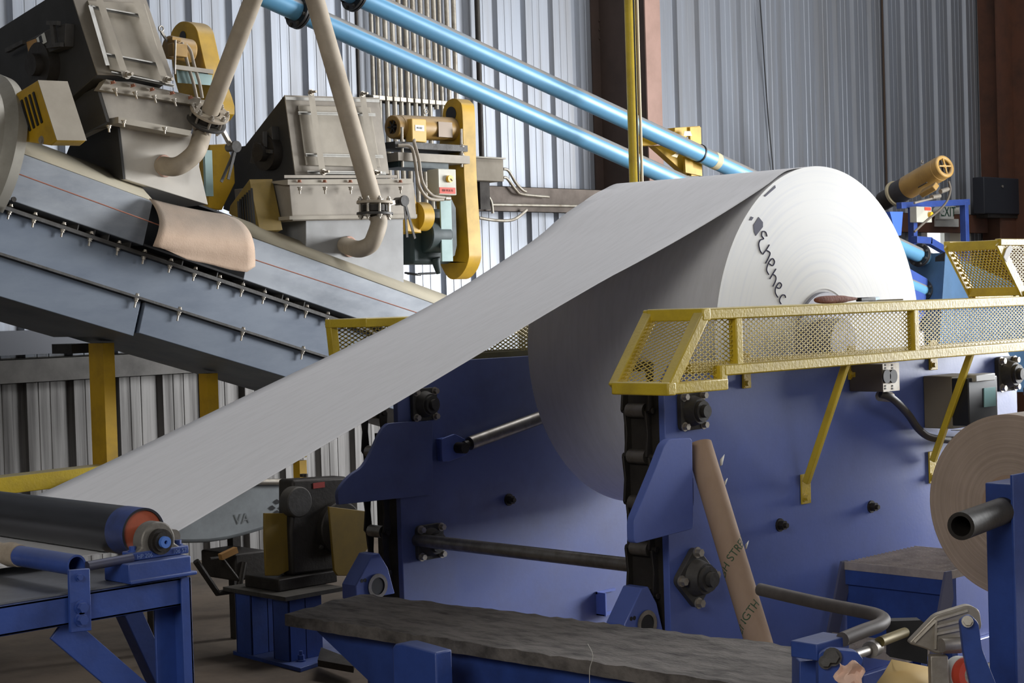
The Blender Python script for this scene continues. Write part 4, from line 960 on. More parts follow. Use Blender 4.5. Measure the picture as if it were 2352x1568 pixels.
vent_guard(h1, gY(86, 184, 6.95), n1, [(86, 184), (18, 226), (22, 318), (60, 326), (116, 334), (130, 322)], [((42+i*9, 236-i*6), (62+i*9, 306-i*6)) for i in range(5)], .15)
cyl_c = onside(96, 322, gY(86, 184, 6.95), n1); M().bolt(cyl_c, -n1, .014, .01).build('guard_bolt', zinc, h1)

# ================================================================== TAN PIPES + FLANGES
def ell(root, pts, r, mt=tanpipe, nm='elbow'): return M().tube(smooth(pts, 8), r, 24).build(nm, mt, root)
def flange_pair(root, c, ax, R, gap, nb, t=.014):
    for s in (-1, 1):
        o = M().cyl(c+ax*(gap/2*s-t/2), c+ax*(gap/2*s+t/2), R, 40, ri=R*.5).build('pipe_flange', tanpipe if s > 0 else iron, root, bev=.002)
    M().cyl(c-ax*(gap/2-t), c+ax*(gap/2-t), R*.72, 30).build('valve_body', dsteel, root)
    a, b = perp(ax)
    for k in range(nb):
        t_ = 2*math.pi*(k+.5)/nb; q = c+(a*math.cos(t_)+b*math.sin(t_))*R*.84
        m = M(); m.cyl(q-ax*(gap/2+.03), q+ax*(gap/2+.03), .0065, 10); m.bolt(q+ax*(gap/2+t/2), ax, .011, .014); m.bolt(q-ax*(gap/2+t/2), -ax, .011, .014); m.build('flange_bolt', zinc, root)
def valve_handle(root, hub, ends):
    m = M(); m.cyl(hub-YA*.03, hub+YA*.03, .022, 18); m.cyl(hub-YA*.045, hub-YA*.03, .030, 12); m.build('gear_hub', iron, root)
    for e in ends: M().bar(hub-YA*.04, e, .016, .005, up=YA).build('lever', iron, root, bev=.001)
p1 = thing('feed_pipe', 'tan pipe slanting down from the top into the left hopper chute', 'pipe', 'tan feed pipes')
f1 = gY(478, 268, 7.15); top1 = gY(596, -40, 6.65); ax1 = unit(top1-f1)
M().cyl(f1+ax1*.03, top1+ax1*.6, .0445, 32).build('pipe_run', tanpipe, p1)
ell(p1, [f1-ax1*.03, f1-ax1*.09, gY(452, 345, 7.12), gY(425, 372, 7.14), gY(400, 383, 7.18), gY(372, 380, 7.28)], .047)
M().ring_torus(gY(378, 381, 7.272), unit(YA+V(-.2, 0, 0)), .05, .007).build('weld_bead', mat('pinkish_weld', (186, 150, 134), .7), p1)
flange_pair(p1, f1, ax1, .102, .055, 8)
hub = gY(532, 338, 7.2); M().bar(f1-ax1*.0+V(.05, 0, -.01), hub, .02).build('valve_stem', steel, p1); valve_handle(p1, hub, [gY(508, 418, 7.18), gY(524, 412, 7.16)])
p2 = thing('feed_pipe', 'tan pipe slanting down in front of the right hopper door into its chute', 'pipe', 'tan feed pipes')
f2 = gY(861, 478, 7.0); top2 = gY(712, -40, 7.0); ax2 = unit(top2-f2)
M().cyl(f2+ax2*.03, top2+ax2*.6, .050, 32).build('pipe_run', tanpipe, p2)
ell(p2, [f2-ax2*.03, f2-ax2*.08, gY(862, 540, 7.0), gY(850, 562, 7.03), gY(825, 572, 7.1), gY(800, 566, 7.28), gY(790, 562, 7.37)], .046)
M().ring_torus(gY(803, 566, 7.352), unit(YA+V(-.1, 0, 0)), .052, .007).build('weld_bead', bpy.data.materials['pinkish_weld'], p2)
flange_pair(p2, f2, unit(ax2+V(.35, 0, .0)), .098, .06, 8)
hub = gY(918, 462, 7.05); M().bar(f2+V(.04, 0, .02), hub, .022).build('valve_stem', steel, p2); valve_handle(p2, hub, [gY(953, 548, 7.02), gY(935, 545, 7.03)])

# ================================================================== DRIVE UNITS
def obround(n_dir, pts2, w):
    pass
d2 = thing('drive_unit', 'yellow motor and tall yellow belt guard on the right hopper, with a teal gear reducer', 'motor drive', 'hopper drive units')
YM = 7.62
mo = thing('electric_motor', 'dusty gold electric motor with label boxes, mounted on plates beside the tall belt guard', 'motor')
c0, c1 = gY(915, 292, YM), gY(1042, 297, YM)
r_ = .072
M().cyl(c0, c1, r_, 40).build('motor_body', yel_m, mo)
M().cyl(c0-unit(c1-c0)*.05, c0+unit(c1-c0)*.01, r_*.97, 40, ri=r_*.55).build('fan_cover', yel_m, mo, bev=.006)
m = M(); cc = c0-unit(c1-c0)*.045
for k in range(6): a_ = math.pi/3*k; m.bar(cc, cc+V(0, math.cos(a_), math.sin(a_))*r_*.6, .008)
m.cyl(cc, cc+XA*.02, .018, 16); m.build('fan_grille', dsteel, mo)
q0, q1 = gY(947, 325, YM-.10), gY(979, 274, YM-.10); M().box(q0, q1+YA*.06).build('terminal_box', mat('gold_terminal_box', (206, 168, 86), .5), mo, bev=.006)
m = M().box(gY(954, 300, YM-.102), gY(974, 288, YM-.101)); o = m.build('white_label', white_m, mo); m = M(); put_text(m, 'M-102', .016, gY(964, 294, YM-.104), XA, ZA); m.build('label_text', black, mo)
M().box(gY(1008, 314, YM-.078), gY(1034, 282, YM-.06)).build('name_plate', mat('dark_name_plate', (96, 84, 72), .4, .5), mo)
q = gY(978, 256, YM-.01); M().ring_torus(q, YA, .014, .004, 16, 8).build('lifting_eye', zinc, mo)
def plate_px(root, nm, p0, p1, y, dep, mt, h=None, **k):
    a, b = gY(*p0, y), gY(*p1, y); return M().box(V(a[0], y, min(a[2], b[2])), V(b[0], y+dep, max(a[2], b[2]))).build(nm, mt, root, **k)
plate_px(d2, 'motor_plate', (908, 339), (1074, 334), YM-.12, .22, iron)
plate_px(d2, 'base_plate', (915, 368), (1079, 358), YM-.14, .24, hop)
plate_px(d2, 'teal_shelf', (915, 383), (1030, 372), YM-.10, .2, teal)
for px in (924, 1060):
    m = M(); a, b = gY(px, 372, YM-.11), gY(px-1, 292 if px < 1000 else 296, YM-.11); m.cyl(a-ZA*.03, b, .008, 10)
    for f_ in (.2, .45): m.bolt(a+(b-a)*f_, ZA, .013, .016)
    m.build('threaded_rod', zinc, d2)
# belt guard in plane X = const
XG = gY(1062, 420, YM-.08)[0]
def xpoly(pts, x): return [gX(a, b, x) for a, b in pts]
gp = subdiv2([(1018, 250), (1026, 234), (1040, 226), (1054, 232), (1062, 258), (1066, 400), (1076, 560), (1076, 595), (1066, 622), (1048, 640), (1028, 636), (1008, 600), (1008, 590), (1000, 420)], 4)
m = M(); m.prism(xpoly(gp, XG), XA*.105); bg_ = m.build('belt_guard', yel_g, d2, bev=.004)
m = M(); c = gX(1036, 262, XG-.002); m.cyl(c, c-XA*.002, .045, 24); m.build('shaft_hole', black, bg_)
# gear reducer
m = M(); q = [gX(*p, gY(1000, 550, YM-.05)[0]) for p in ((948, 470), (1000, 470), (1000, 605), (940, 600))]
a, b = gY(948, 606, YM-.02), gY(1035, 480, YM-.02); m.box(a, V(b[0], YM+.18, b[2])); m.build('gear_case', teal, d2, bev=.02)
c = gY(985, 540, YM-.02); M().cyl(c+XA*.10, c-XA*.06, .105, 36).build('gear_bell', teal, d2, bev=.008)
plate_px(d2, 'teal_plate', (1016, 600), (1036, 452), YM-.12, .01, tealp)
m = M(); a, b = gY(1028, 598, YM-.10), gY(1046, 458, YM-.10); m.prism([V(a[0], 0, a[2])+YA*(YM-.10), V(b[0]-.02, YM-.10, a[2]+.03), V(b[0], YM-.10, a[2]+.09), V(b[0], YM-.10, b[2]-.05), V(b[0]-.03, YM-.10, b[2]), V(a[0], YM-.10, b[2])], YA*.02); m.build('curved_cover', teal, d2)
c = gY(962, 497, YM-.12); M().cyl(c-XA*.03, c+XA*.05, .085, 32, ri=.03).build('yellow_hub', yel_g, d2)
m = M(); m.prism([gY(*p, YM-.15) for p in ((938, 412), (948, 414), (968, 535), (930, 530), (928, 500), (948, 498))], YA*.2); m.build('coupling_guard', yel_g, d2, bev=.003)
m = M(); a, b = gY(1000, 600, YM-.02), gY(1008, 628, YM-.02); m.cyl(a+ZA*.02, b, .03, 16, r1=.016); m.build('drain', teal, d2)
m = M(); c = gY(948, 629, YM-.02); m.ring_torus(c, unit(V(.1, -.15, 1)), .045, .006, 24, 8); m.cyl(c+XA*.045, gY(1000, 627, YM-.02), .007, 10); m.bar(c-YA*.045, c+YA*.045, .006); m.build('hand_wheel', black, d2)
# safety switch box
sb_ = thing('safety_switch', 'beige switch box with yellow knob and red 480 VOLTS label under the gold motor', 'switch')
a, b = gY(1008, 447, YM-.20), gY(1047, 389, YM-.20); m = M(); m.box(a, V(b[0], YM-.10, b[2])); m.build('box', boxgrey, sb_, bev=.004)
c = gY(1030, 411, YM-.202); m = M(); m.cyl(c, c-YA*.02, .021, 26); m.build('knob', mat('bright_yellow_knob', (226, 176, 36), .4), sb_); m = M(); m.bar(c-YA*.021, c-YA*.021+V(.012, 0, -.012), .005); m.build('knob_pointer', black, sb_)
a, b = gY(1010, 444, YM-.203), gY(1046, 431, YM-.203); M().box(a, V(b[0], YM-.201, b[2])).build('red_label', red_m, sb_)
m = M(); put_text(m, '480 VOLTS', .019, gY(1028, 437.5, YM-.204), XA, ZA); m.build('label_text', mat('dark_red_text', (120, 30, 24), .6), sb_)
m = M()
for (x_, y_) in (((944, 330), (1018, 458)), ((952, 322), (1026, 454))):
    pp = [gY(x_[0]-(30 if x_[0] < 950 else 0), x_[1]+(4 if x_[0] < 950 else 0), YM-.13), gY(x_[0], x_[1]+8, YM-.16), gY(x_[0]+10, x_[1]+45, YM-.18), gY(x_[0]+18, x_[1]+95, YM-.18), gY(x_[0]+40, x_[1]+125, YM-.17), gY(*y_, YM-.15)]
    o = M().tube(smooth(pp, 6), .010, 12).build('flexible_conduit', mat('grey_flex_conduit', (150, 140, 126), .55) if x_[0] < 950 else bpy.data.materials['grey_flex_conduit'])
    tag(o, ('outer' if x_[0] < 950 else 'inner')+' grey flexible conduit looping from the gold motor to the switch box', 'conduit', 'flexible conduits of the right motor')
c = gY(1024, 455, YM-.15); M().cyl(c-XA*.01, c+XA*.03, .015, 12).build('conduit_fitting', zinc, sb_)

# drive unit of the left hopper
d1 = thing('drive_unit', 'tilted yellow belt guard and base plates behind the left hopper', 'motor drive', 'hopper drive units')
YM1 = 7.75
XG1 = gY(452, 100, YM1)[0]
gp = subdiv2([(388, 95), (396, 68), (414, 50), (436, 52), (450, 66), (457, 92), (470, 150), (480, 180), (500, 260), (440, 290), (400, 180)], 4)
m = M(); m.prism(xpoly(gp, XG1), XA*.11+V(0, 0, .0)); m.build('belt_guard', yel_g, d1, bev=.004)
m = M(); c = gX(420, 84, XG1-.002); m.cyl(c, c-XA*.002, .03, 24); m.build('shaft_hole', black, d1)
m = M(); m.prism([gY(*p, YM1) for p in ((482, 332), (520, 330), (538, 380), (540, 420), (510, 482), (478, 478))], YA*.1); m.build('lower_guard', yel_g, d1, bev=.004)
plate_px(d1, 'grey_strip', (474, 450), (487, 345), YM1-.1, .02, tealp)
m = M(); slab(m, [(400, 148), (490, 160), (490, 170), (400, 158)], 0, .2, lambda a, b, o: gY(a, b, YM1-o)); m.build('motor_plate', hop, d1)
m = M(); slab(m, [(405, 160), (488, 172), (486, 196), (408, 190)], 0, .15, lambda a, b, o: gY(a, b, YM1-o)); m.build('base_plate', tealp, d1)
mo1 = thing('electric_motor', 'small dusty gold motor with a lifting eye behind the left hopper', 'motor')
c0, c1 = gY(385, 108, YM1-.1), gY(440, 118, YM1-.1); M().cyl(c0, c1, .062, 36).build('motor_body', yel_m, mo1, bev=.01)
M().box(gY(398, 128, YM1-.2), gY(418, 104, YM1-.15)).build('terminal_box', yel_m, mo1, bev=.004)
M().ring_torus(gY(370, 66, YM1-.1), YA, .014, .004, 16, 8).build('lifting_eye', zinc, mo1)
M().bar(gY(370, 72, YM1-.1), c0+V(.0, 0, .03), .012).build('eye_stem', zinc, mo1)
M().bar(gY(394, 88, YM1-.17), gY(414, 92, YM1-.17), .016).build('cable_cap', yel_m, mo1)
for k, (dx, lab) in enumerate(((0, 'left'), (14, 'right'))):
    pp = [gY(418+dx*.6, 98+dx*.3, YM1-.17), gY(424+dx, 118, YM1-.18), gY(432+dx, 150, YM1-.18), gY(444+dx, 190, YM1-.18), gY(452+dx*.9, 225, YM1-.17)]
    tag(M().tube(smooth(pp, 6), .009, 12).build('flexible_conduit', bpy.data.materials['grey_flex_conduit']), lab+' grey flexible conduit hanging from the small left motor', 'conduit', 'flexible conduits of the left motor')
m = M(); a, b = gY(403, 92, YM1-.2), gY(401, 170, YM1-.2); m.cyl(a, b, .006, 10); m.build('threaded_rod', zinc, d1)

# ================================================================== LIGHT BLUE PIPES
YB_ = 7.95
def longpipe(lab, q0, q1, r):
    t = thing('blue_pipe', lab, 'pipe', 'light blue overhead pipes'); a, b = gY(*q0, YB_), gY(*q1, YB_); M().cyl(a, b, r, 40).build('pipe_run', bluepipe, t); return t, a, b
bu, ua, ub = longpipe('upper of the two light blue pipes sloping down to the right', (700, -66), (2125, 592), .064)
bl, la, lb = longpipe('lower of the two light blue pipes sloping down to the right', (500, -58), (2120, 668), .064)
def collar(root, px, y0, s0, a, b):
    dr = unit(b-a); f_ = (gY(px, y0+s0*px, YB_)[0]-a[0])/(b-a)[0]; c = a+(b-a)*f_
    for s in (-1, 1): M().cyl(c+dr*(.010*s-.008), c+dr*(.010*s+.008), .105, 36).build('pipe_flange', black, root, bev=.002)
    for k in range(8):
        t_ = 2*math.pi*k/8; a_, b_ = perp(dr); q = c+(a_*math.cos(t_)+b_*math.sin(t_))*.09; M().bolt(q-dr*.018, -dr, .009, .012).build('bolt', iron, root)
def at_px(a, b, px):
    best = min(np.linspace(0, 1, 2001), key=lambda t: abs(projx(a+(b-a)*t)-px)); return a+(b-a)*best
def projx(p):
    c = RM.T@(p-CAM); return W/2+F*c[0]/-c[2]
def flange_at(root, c, dr, R=.105, mt=black):
    for s in (-1, 1): M().cyl(c+dr*(.011*s-.008), c+dr*(.011*s+.008), R, 36).build('pipe_flange', mt, root, bev=.002)
    a_, b_ = perp(dr)
    for k in range(8):
        t_ = 2*math.pi*(k+.5)/8; q = c+(a_*math.cos(t_)+b_*math.sin(t_))*R*.85
        m = M(); m.bolt(q-dr*.020, -dr, .009, .012); m.build('bolt', iron, root)
du = unit(ub-ua)
flange_at(bu, at_px(ua, ub, 815), du); flange_at(bl, at_px(la, lb, 688), du)
flange_at(bu, at_px(ua, ub, 2112), du, .10); flange_at(bl, at_px(la, lb, 2122), du, .10)
c = at_px(ua, ub, 1606); M().cyl(c-du*.006, c+du*.006, .070, 36).build('clamp_ring', black, bu)
c = at_px(ua, ub, 1641); M().cyl(c-du*.03, c+du*.03, .0648, 36).build('tape_band', mat('cream_tape', (176, 166, 134), .7), bu)
M().cyl(ub, ub+du*.35, .064, 30).build('pipe_stub', bluepipe, bu); M().cyl(lb, lb+du*.35, .064, 30).build('pipe_stub', bluepipe, bl)

# yellow column and pipe bracket
ycx = gY(1455, 210, 7.6)
yc = thing('yellow_column', 'tall round yellow pipe column standing behind the white roll', 'column')
M().cyl((ycx[0]-.015, 7.6, 0), (ycx[0]-.015, 7.6, 9), .036, 32).build('pipe_post', yel, yc)
q = gY(1469, 210, 7.55); tag(M().cyl((q[0], 7.55, 1.2), (q[0], 7.55, 8.9), .010, 14).build('conduit_pipe', mat('tan_conduit', (196, 178, 146), .5)), 'thin tan conduit running up beside the tall yellow column', 'conduit')
q = gY(1461, 210, 7.52); tag(M().cyl((q[0], 7.52, 1.2), (q[0], 7.52, 8.9), .006, 12).build('conduit_pipe', black), 'thin black cable between the tall yellow column and the tan conduit', 'cable')
yb = thing('pipe_bracket', 'yellow welded bracket holding the upper light blue pipe', 'bracket')
YK = YB_+.10
m = M(); m.prism([gY(*p, YK) for p in ((1475, 312), (1550, 302), (1550, 293), (1608, 289), (1610, 302), (1575, 316), (1500, 334), (1475, 334))], YA*.08); m.build('arm', yel_g, yb, bev=.003)
m = M(); m.prism([gY(*p, YK+.01) for p in ((1502, 334), (1530, 334), (1612, 372), (1612, 402), (1578, 402))], YA*.06); m.build('diagonal', yel_g, yb, bev=.003)
m = M(); m.prism([gY(*p, YK-.02) for p in ((1585, 292), (1610, 292), (1613, 404), (1588, 404))], YA*.02); m.build('plate', yel_g, yb)
m = M(); m.prism([gY(*p, YK-.04) for p in ((1573, 360), (1592, 366), (1592, 385), (1612, 390), (1612, 404), (1575, 396))], YA*.02); m.build('clip', yel_g, yb)
for n_, (pp, lb_) in enumerate(((((1542, 358), (1566, 345), (1560, 352), (1555, 362)), 'torn cream tape hanging at the yellow pipe bracket diagonal'), (((1572, 301), (1586, 301), (1590, 312), (1570, 312)), 'small pinkish torn tape on top of the yellow pipe bracket'))):
    m = M(); m.prism([gY(*p, YK-.06) for p in pp], YA*.003); tag(m.build('tape_scrap', mat('cream_scrap', (206, 190, 160), .8) if n_ == 0 else bpy.data.materials['cream_scrap']), lb_, 'tape')

# ================================================================== WALL SERVICES
ordn = 'first second third fourth fifth sixth seventh eighth ninth tenth eleventh twelfth thirteenth'.split()
cx = [856, 870, 887, 904, 919, 935, 952, 969, 985, 1000, 1013, 1030, 1046, 1060]
YCo = YW-.08
zr_ = gY(950, 232, YCo)[2]
for i, px in enumerate(cx[:13]):
    q = gY(px, 160, YCo); zb_ = zr_-(.05 if i in (0, 9, 11) else .9)
    o = M().cyl((q[0], YCo, zb_), (q[0], YCo, 8.9), .0155 if i in (0, 1, 10) else .019, 14).build('wall_conduit', conduit_m)
    tag(o, ordn[i]+' from the left in the row of vertical steel conduits on the corrugated wall', 'conduit', 'vertical wall conduits')
rk = thing('conduit_rack', 'perforated steel strut clamping the row of vertical wall conduits', 'rack')
x0, x1 = gY(845, 225, YCo)[0], gY(1012, 238, YCo)[0]
m = M(); m.box((x0, YW-.055, zr_-.025), (x1, YW-.01, zr_+.025)); m.build('strut', iron, rk)
for i, px in enumerate(cx[:11]):
    q = gY(px, 160, YCo); m = M(); m.box((q[0]-.03, YCo-.03, zr_-.018), (q[0]+.03, YCo+.03, zr_+.018)); m.build('clamp', conduit_m, rk, bev=.004)
for px, yb__, r, nm, lb_ in ((822, 250, .014, 'dark_wall_pipe', 'dark thin pipe on the wall left of the row of conduits'), (1100, 365, .022, 'dark_wall_pipe', 'dark speckled pipe on the wall right of the row of conduits')):
    q = gY(px, 150, YCo+.02); z_ = gY(px, yb__, YCo+.02)[2]; tag(M().cyl((q[0], YCo+.02, z_), (q[0], YCo+.02, 8.9), r, 12).build(nm, dsteel), lb_, 'pipe')
jb = thing('junction_box', 'flat grey wall junction box with bent conduits, right of the tall belt guard', 'electrical box')
a, b = gY(1090, 414, YW-.35), gY(1156, 366, YW-.35); M().box(a, V(b[0], YW-.15, b[2])).build('box', hop2, jb, bev=.003)
M().box(V(a[0], YW-.37, b[2]), V(b[0]+.01, YW-.14, b[2]+.012)).build('lid', galv2, jb)
m = M()
for (pp) in ([(1156, 388), (1168, 392), (1185, 420), (1200, 436), (1208, 440)], [(1156, 408), (1165, 410), (1185, 436), (1200, 446), (1260, 452)], [(1113, 415), (1115, 440), (1128, 462), (1132, 490)], [(1100, 500), (1140, 506), (1180, 504), (1210, 482)]):
    M().tube(smooth([gY(*p, YW-.25) for p in pp], 6), .012, 12).build('bent_conduit', conduit_m, jb)
M().box(gY(1104, 480, YW-.27), gY(1114, 416, YW-.22)).build('hanger', dsteel, jb)
a, b = gY(1130, 470, YW-.23), gY(1380, 474, YW-.23); tag(M().cyl(a, b, .012, 12).build('horizontal_conduit', conduit_m), 'horizontal steel conduit along the dark wall girt beside the white roll', 'conduit')
a = [gY(1745, -10, YW-.03), gY(1752, 90, YW-.03), gY(1763, 250, YW-.03), gY(1776, 392, YW-.03), gY(1780, 470, YW-.03)]
tag(M().tube(smooth(a, 5), .006, 8).build('hanging_cable', black), 'thin black cable hanging down the corrugated wall above the white roll', 'cable')
a = gY(2028, 100, YW-.02); tag(M().cyl((a[0], YW-.02, 2.6), (a[0], YW-.02, 8.9), .012, 8).build('wall_cable', mat('brown_cord', (70, 56, 46), .8)), 'dark brown cable running straight up the corrugated wall left of the gold motor', 'cable')
es = thing('exit_sign', 'white emergency EXIT sign with two lamp heads above the bright doorway', 'sign')
YE = YW-.30
a, b = gY(2158, 503, YE), gY(2191, 472, YE); M().box(a, V(b[0], YE+.06, b[2])).build('sign_box', white_m, es, bev=.006)
m = M(); put_text(m, 'EXIT', .30*abs(a[2]-b[2])/.11*.11/.30*1.0, gY(2178, 487, YE-.003), XA, ZA); o = m.build('lettering', green_m, es)
for px in (2153, 2197):
    c = gY(px, 484, YE); M().cyl(c-YA*.05, c+YA*.03, .035, 20).build('lamp_head', mat('pale_lamp', (190, 190, 184), .4) if px == 2153 else bpy.data.materials['pale_lamp'], es)
M().box(gY(2150, 520, YW-.22), gY(2200, 503, YW-.21)+YA*.2).build('mounting_board', white_m, es)
bxx = thing('wall_speaker_box', 'dark box on the wall at the upper right near the corner', 'box')
a, b = gY(2262, 490, YW-.36), gY(2352+70, 415, YW-.36); M().box(a, V(b[0], YW-.22, b[2])).build('cabinet', mat('dark_navy_box', (34, 36, 44), .6), bxx, bev=.01)
m = M(); m.box(V(a[0]+.1, YW-.34, a[2]-.04), V(b[0], YW-.02, a[2]-.001)); m.build('shelf', dsteel, bxx); c = gY(2302, 428, YW-.362); M().cyl(c, c-YA*.01, .014, 12).build('catch', zinc, bxx)

# ================================================================== BLUE FRAME WITH MOTOR (behind the roll, right)
YR = 8.2
fr = thing('pump_frame', 'blue square tube frame behind the white roll, in front of the doorway', 'frame')
m = M()
def tb(m, p0, p1, s=.05, y=YR): m.bar(gY(*p0, y), gY(*p1, y), s)
tb(m, (2065, 472), (2222, 464), .055); tb(m, (2214, 462), (2218, 600), .06); tb(m, (2096, 470), (2098, 640), .06); tb(m, (2100, 550), (2135, 553), .06, YR-.1); tb(m, (2132, 553), (2212, 600), .06, YR-.1)
m.build('square_tubes', bluetank if False else blue_d, fr, bev=.003)
m = M(); m.prism([gY(*p, YR-.3) for p in ((2044, 486), (2074, 486), (2070, 540), (2058, 542))], YA*.1); m.build('bracket_plate', mat('vivid_blue', (60, 96, 190), .35), fr)
gm = thing('electric_motor', 'gold gear motor tilted upward above the blue frame, right of the white roll', 'motor')
YG = 8.0
a, b = gY(2085, 430, 8.2), gY(2162, 386, 7.8); dm = unit(b-a)
M().cyl(a, b-dm*.02, .104, 40).build('motor_body', yel_m, gm, bev=.004)
M().cyl(b-dm*.03, b+dm*.05, .102, 40, ri=.066).build('fan_cover', yel_m, gm, bev=.012)
m = M(); e1, e2 = perp(dm); cc = b+dm*.045
for k in range(4): m.bar(cc, cc+(e1*math.cos(k*math.pi/2)+e2*math.sin(k*math.pi/2))*.068, .012)
m.cyl(cc-dm*.01, cc+dm*.003, .018, 16); m.build('fan_grille', yel_m, gm); M().cyl(b-dm*.0, b+dm*.02, .067, 24).build('grille_back', dsteel, gm)
m = M(); q = gY(2134, 436, YG-.10); m.bar(q-dm*.09, q+dm*.09, .07, .05, up=YA); m.build('terminal_box', yel_m, gm, bev=.008)
m = M(); q = gY(2120, 424, YG-.125); m.bar(q-dm*.06, q+dm*.05, .012, .006, up=YA); m.build('gap_slot', dsteel, gm)
M().cyl(a-dm*.14, a, .104, 36, r1=.100).build('gearbox', mat('dark_grey_gearbox', (66, 64, 66), .5, .3, (44, 42, 42), .6, 8), gm, bev=.008)
M().cyl(a-dm*.17, a-dm*.14, .118, 36).build('gear_flange', mat('cream_flange', (176, 164, 134), .6), gm, bev=.004)
M().cyl(a-dm*.33, a-dm*.17, .085, 30).build('output_housing', dsteel, gm)
M().ring_torus(gY(2118, 372, YG), YA, .014, .004, 14, 8).build('lifting_eye', zinc, gm)
m = M(); q0, q1 = gY(2100, 466, YG-.1), gY(2156, 452, YG-.1); m.cyl(q0, q1, .010, 12); m.cyl(gY(2140, 453, YG-.1), gY(2158, 450, YG-.1), .020, 14); m.cyl(gY(2160, 440, YG-.1), gY(2178, 434, YG-.1), .020, 14); m.build('conduit_fittings', zinc, gm)
pp = [gY(*p, YG-.12) for p in ((2179, 416), (2183, 435), (2176, 460), (2158, 482), (2130, 505), (2108, 525), (2100, 532))]
tag(M().tube(smooth(pp, 6), .010, 12).build('motor_cable', mat('grey_brown_cable', (92, 84, 74), .6)), 'thick grey cable looping down from the tilted gold gear motor', 'cable')
ss = thing('safety_switch', 'grey switch box with a yellow knob and red label beside the EXIT sign', 'switch')
a, b = gY(2106, 510, YR-.12), gY(2140, 475, YR-.12); M().box(a, V(b[0], YR-.05, b[2])).build('box', boxgrey, ss, bev=.004)
M().box(gY(2124, 483, YR-.123), gY(2138, 476, YR-.121)).build('red_label', red_m, ss)
c = gY(2134, 493, YR-.12); M().cyl(c, c-YA*.03, .024, 20).build('knob', bpy.data.materials['bright_yellow_knob'], ss)
tk = thing('blue_tank', 'blue sheet steel tank behind the yellow guard, right of the blue pipes', 'tank')
m = M(); m.prism([gY(*p, 7.75) for p in ((2172, 580), (2215, 600), (2420, 690), (2420, 900), (2150, 900))], YA*.8); m.build('side_panel', bluetank, tk, bev=.003)
m = M(); m.prism([gX(*p, gY(2172, 585, 7.75)[0]-.002) for p in ((2172, 578), (2150, 590), (2135, 760), (2160, 760))], XA*-.01); m.build('end_panel', dsteel, tk)
m = M(); m.prism([gY(*p, 7.9) for p in ((2060, 600), (2130, 640), (2140, 700), (2100, 760), (2060, 740))], YA*.1); m.build('blue_web', blue_d, fr)

# ================================================================== YELLOW SUPPORT POSTS, RAIL
RAILZ = gY(235, 1064, 7.7)[2]-.01
def post(lab, pl, pm, pr, ytop, ybot, y):
    a = gY(pm, ytop, y); b = gY(pr, ytop, y); x0_, x1_ = a[0], b[0]; lw = gX(pl, ytop, x0_)[1]
    zt__ = a[2]
    o = M().box((x0_, y, RAILZ), (x1_, max(lw, y+.05), zt__)).build('support_post', yel_g); tag(o, lab, 'post', 'yellow conveyor posts'); return o
post('yellow square post under the conveyor, left one of two', 203, 236, 262, 788, 1062, 7.66)
post('yellow square post under the conveyor, right one of two, close to the white sheet', 456, 476, 500, 858, 950, 7.66)
a, b = gY(0, 1110, 7.7), gY(235, 1078, 7.7)
o = M().bar(a-(b-a)*.8, V(gY(690, 1050, 7.7)[0], 7.7, b[2]), .12, .085).build('guard_rail', yel, bev=.004); tag(o, 'horizontal yellow beam behind the black roller at left', 'rail')
gr_ = o
for x in (a[0]-.6, gY(680, 1050, 7.7)[0]):
    l_ = M().box((x, 7.67, 0), (x+.05, 7.73, a[2]-.045)); off_ = gr_.location
    l_.v = [(p[0]-off_[0], p[1]-off_[1], p[2]-off_[2]) for p in l_.v]; l_.build('leg', yel_g, gr_)
m = M(); m.box(gY(165, 812, 7.9), gY(205, 788, 7.9)+YA*.2); tag(m.build('pan_hanger', dsteel), 'small dark steel hanger under the conveyor beside the left yellow post', 'hanger')

# ================================================================== GEARBOX ON PEDESTAL
ped = thing('blue_pedestal', 'dark blue steel pedestal with base plate under the dark gearbox', 'pedestal')
def zpt(px, py, z): return gZ(px, py, z)
b0 = zpt(535, 1494, .02); b1 = zpt(690, 1534, .02); b2 = zpt(765, 1510, .02); 
bx = sorted([b0[0], b1[0], b2[0]]); 
PX0, PX1 = b0[0]-.1, b1[0]+.42; PY0, PY1 = b1[1], b0[1]+.1
q = [b0, b1, b1+(b2-b1)*2.2, b0+(b2-b1)*2.2]
m = M(); m.prism([V(p[0], p[1], 0) for p in q], ZA*.02); m.build('base_plate', blue_d, ped, bev=.002)
c1_ = gZ(618, 1497, .02); c2_ = gZ(705, 1512, .02)
for c, w_ in ((c1_, .0), (c2_, .0)):
    zt_2 = gX(640, 1352, c[0])[2]
zt2 = gY(690, 1362, c2_[1])[2]
e = .10
for c in (c1_, c2_): 
    m = M(); m.box((c[0]-e, c[1], .02), (c[0]+e, c[1]+.008, zt2-.02)); m.box((c[0]-e, c[1]+.12, .02), (c[0]+e, c[1]+.128, zt2-.02)); m.box((c[0]-.004, c[1], .02), (c[0]+.004, c[1]+.12, zt2-.02)); m.box((c[0]-e, c[1], .02), (c[0]-e+.008, c[1]+.13, zt2-.02)); m.build('column', blue_d, ped, bev=.002)
m = M(); m.box((min(c1_[0], c2_[0])-e-.02, min(c1_[1], c2_[1])-.03, zt2-.02), (max(c1_[0], c2_[0])+e+.12, max(c1_[1], c2_[1])+.2, zt2)); m.build('top_plate', iron, ped)
for px, py in ((560, 1492), (692, 1518)):
    M().bolt(gZ(px, py, .02), ZA, .016, .03, stud=.02).build('anchor_bolt', blue_d, ped)
gx = thing('gearbox', 'tall dark gearbox standing on the blue pedestal behind the paper sheet', 'gearbox')
YX = (c1_[1]+c2_[1])/2
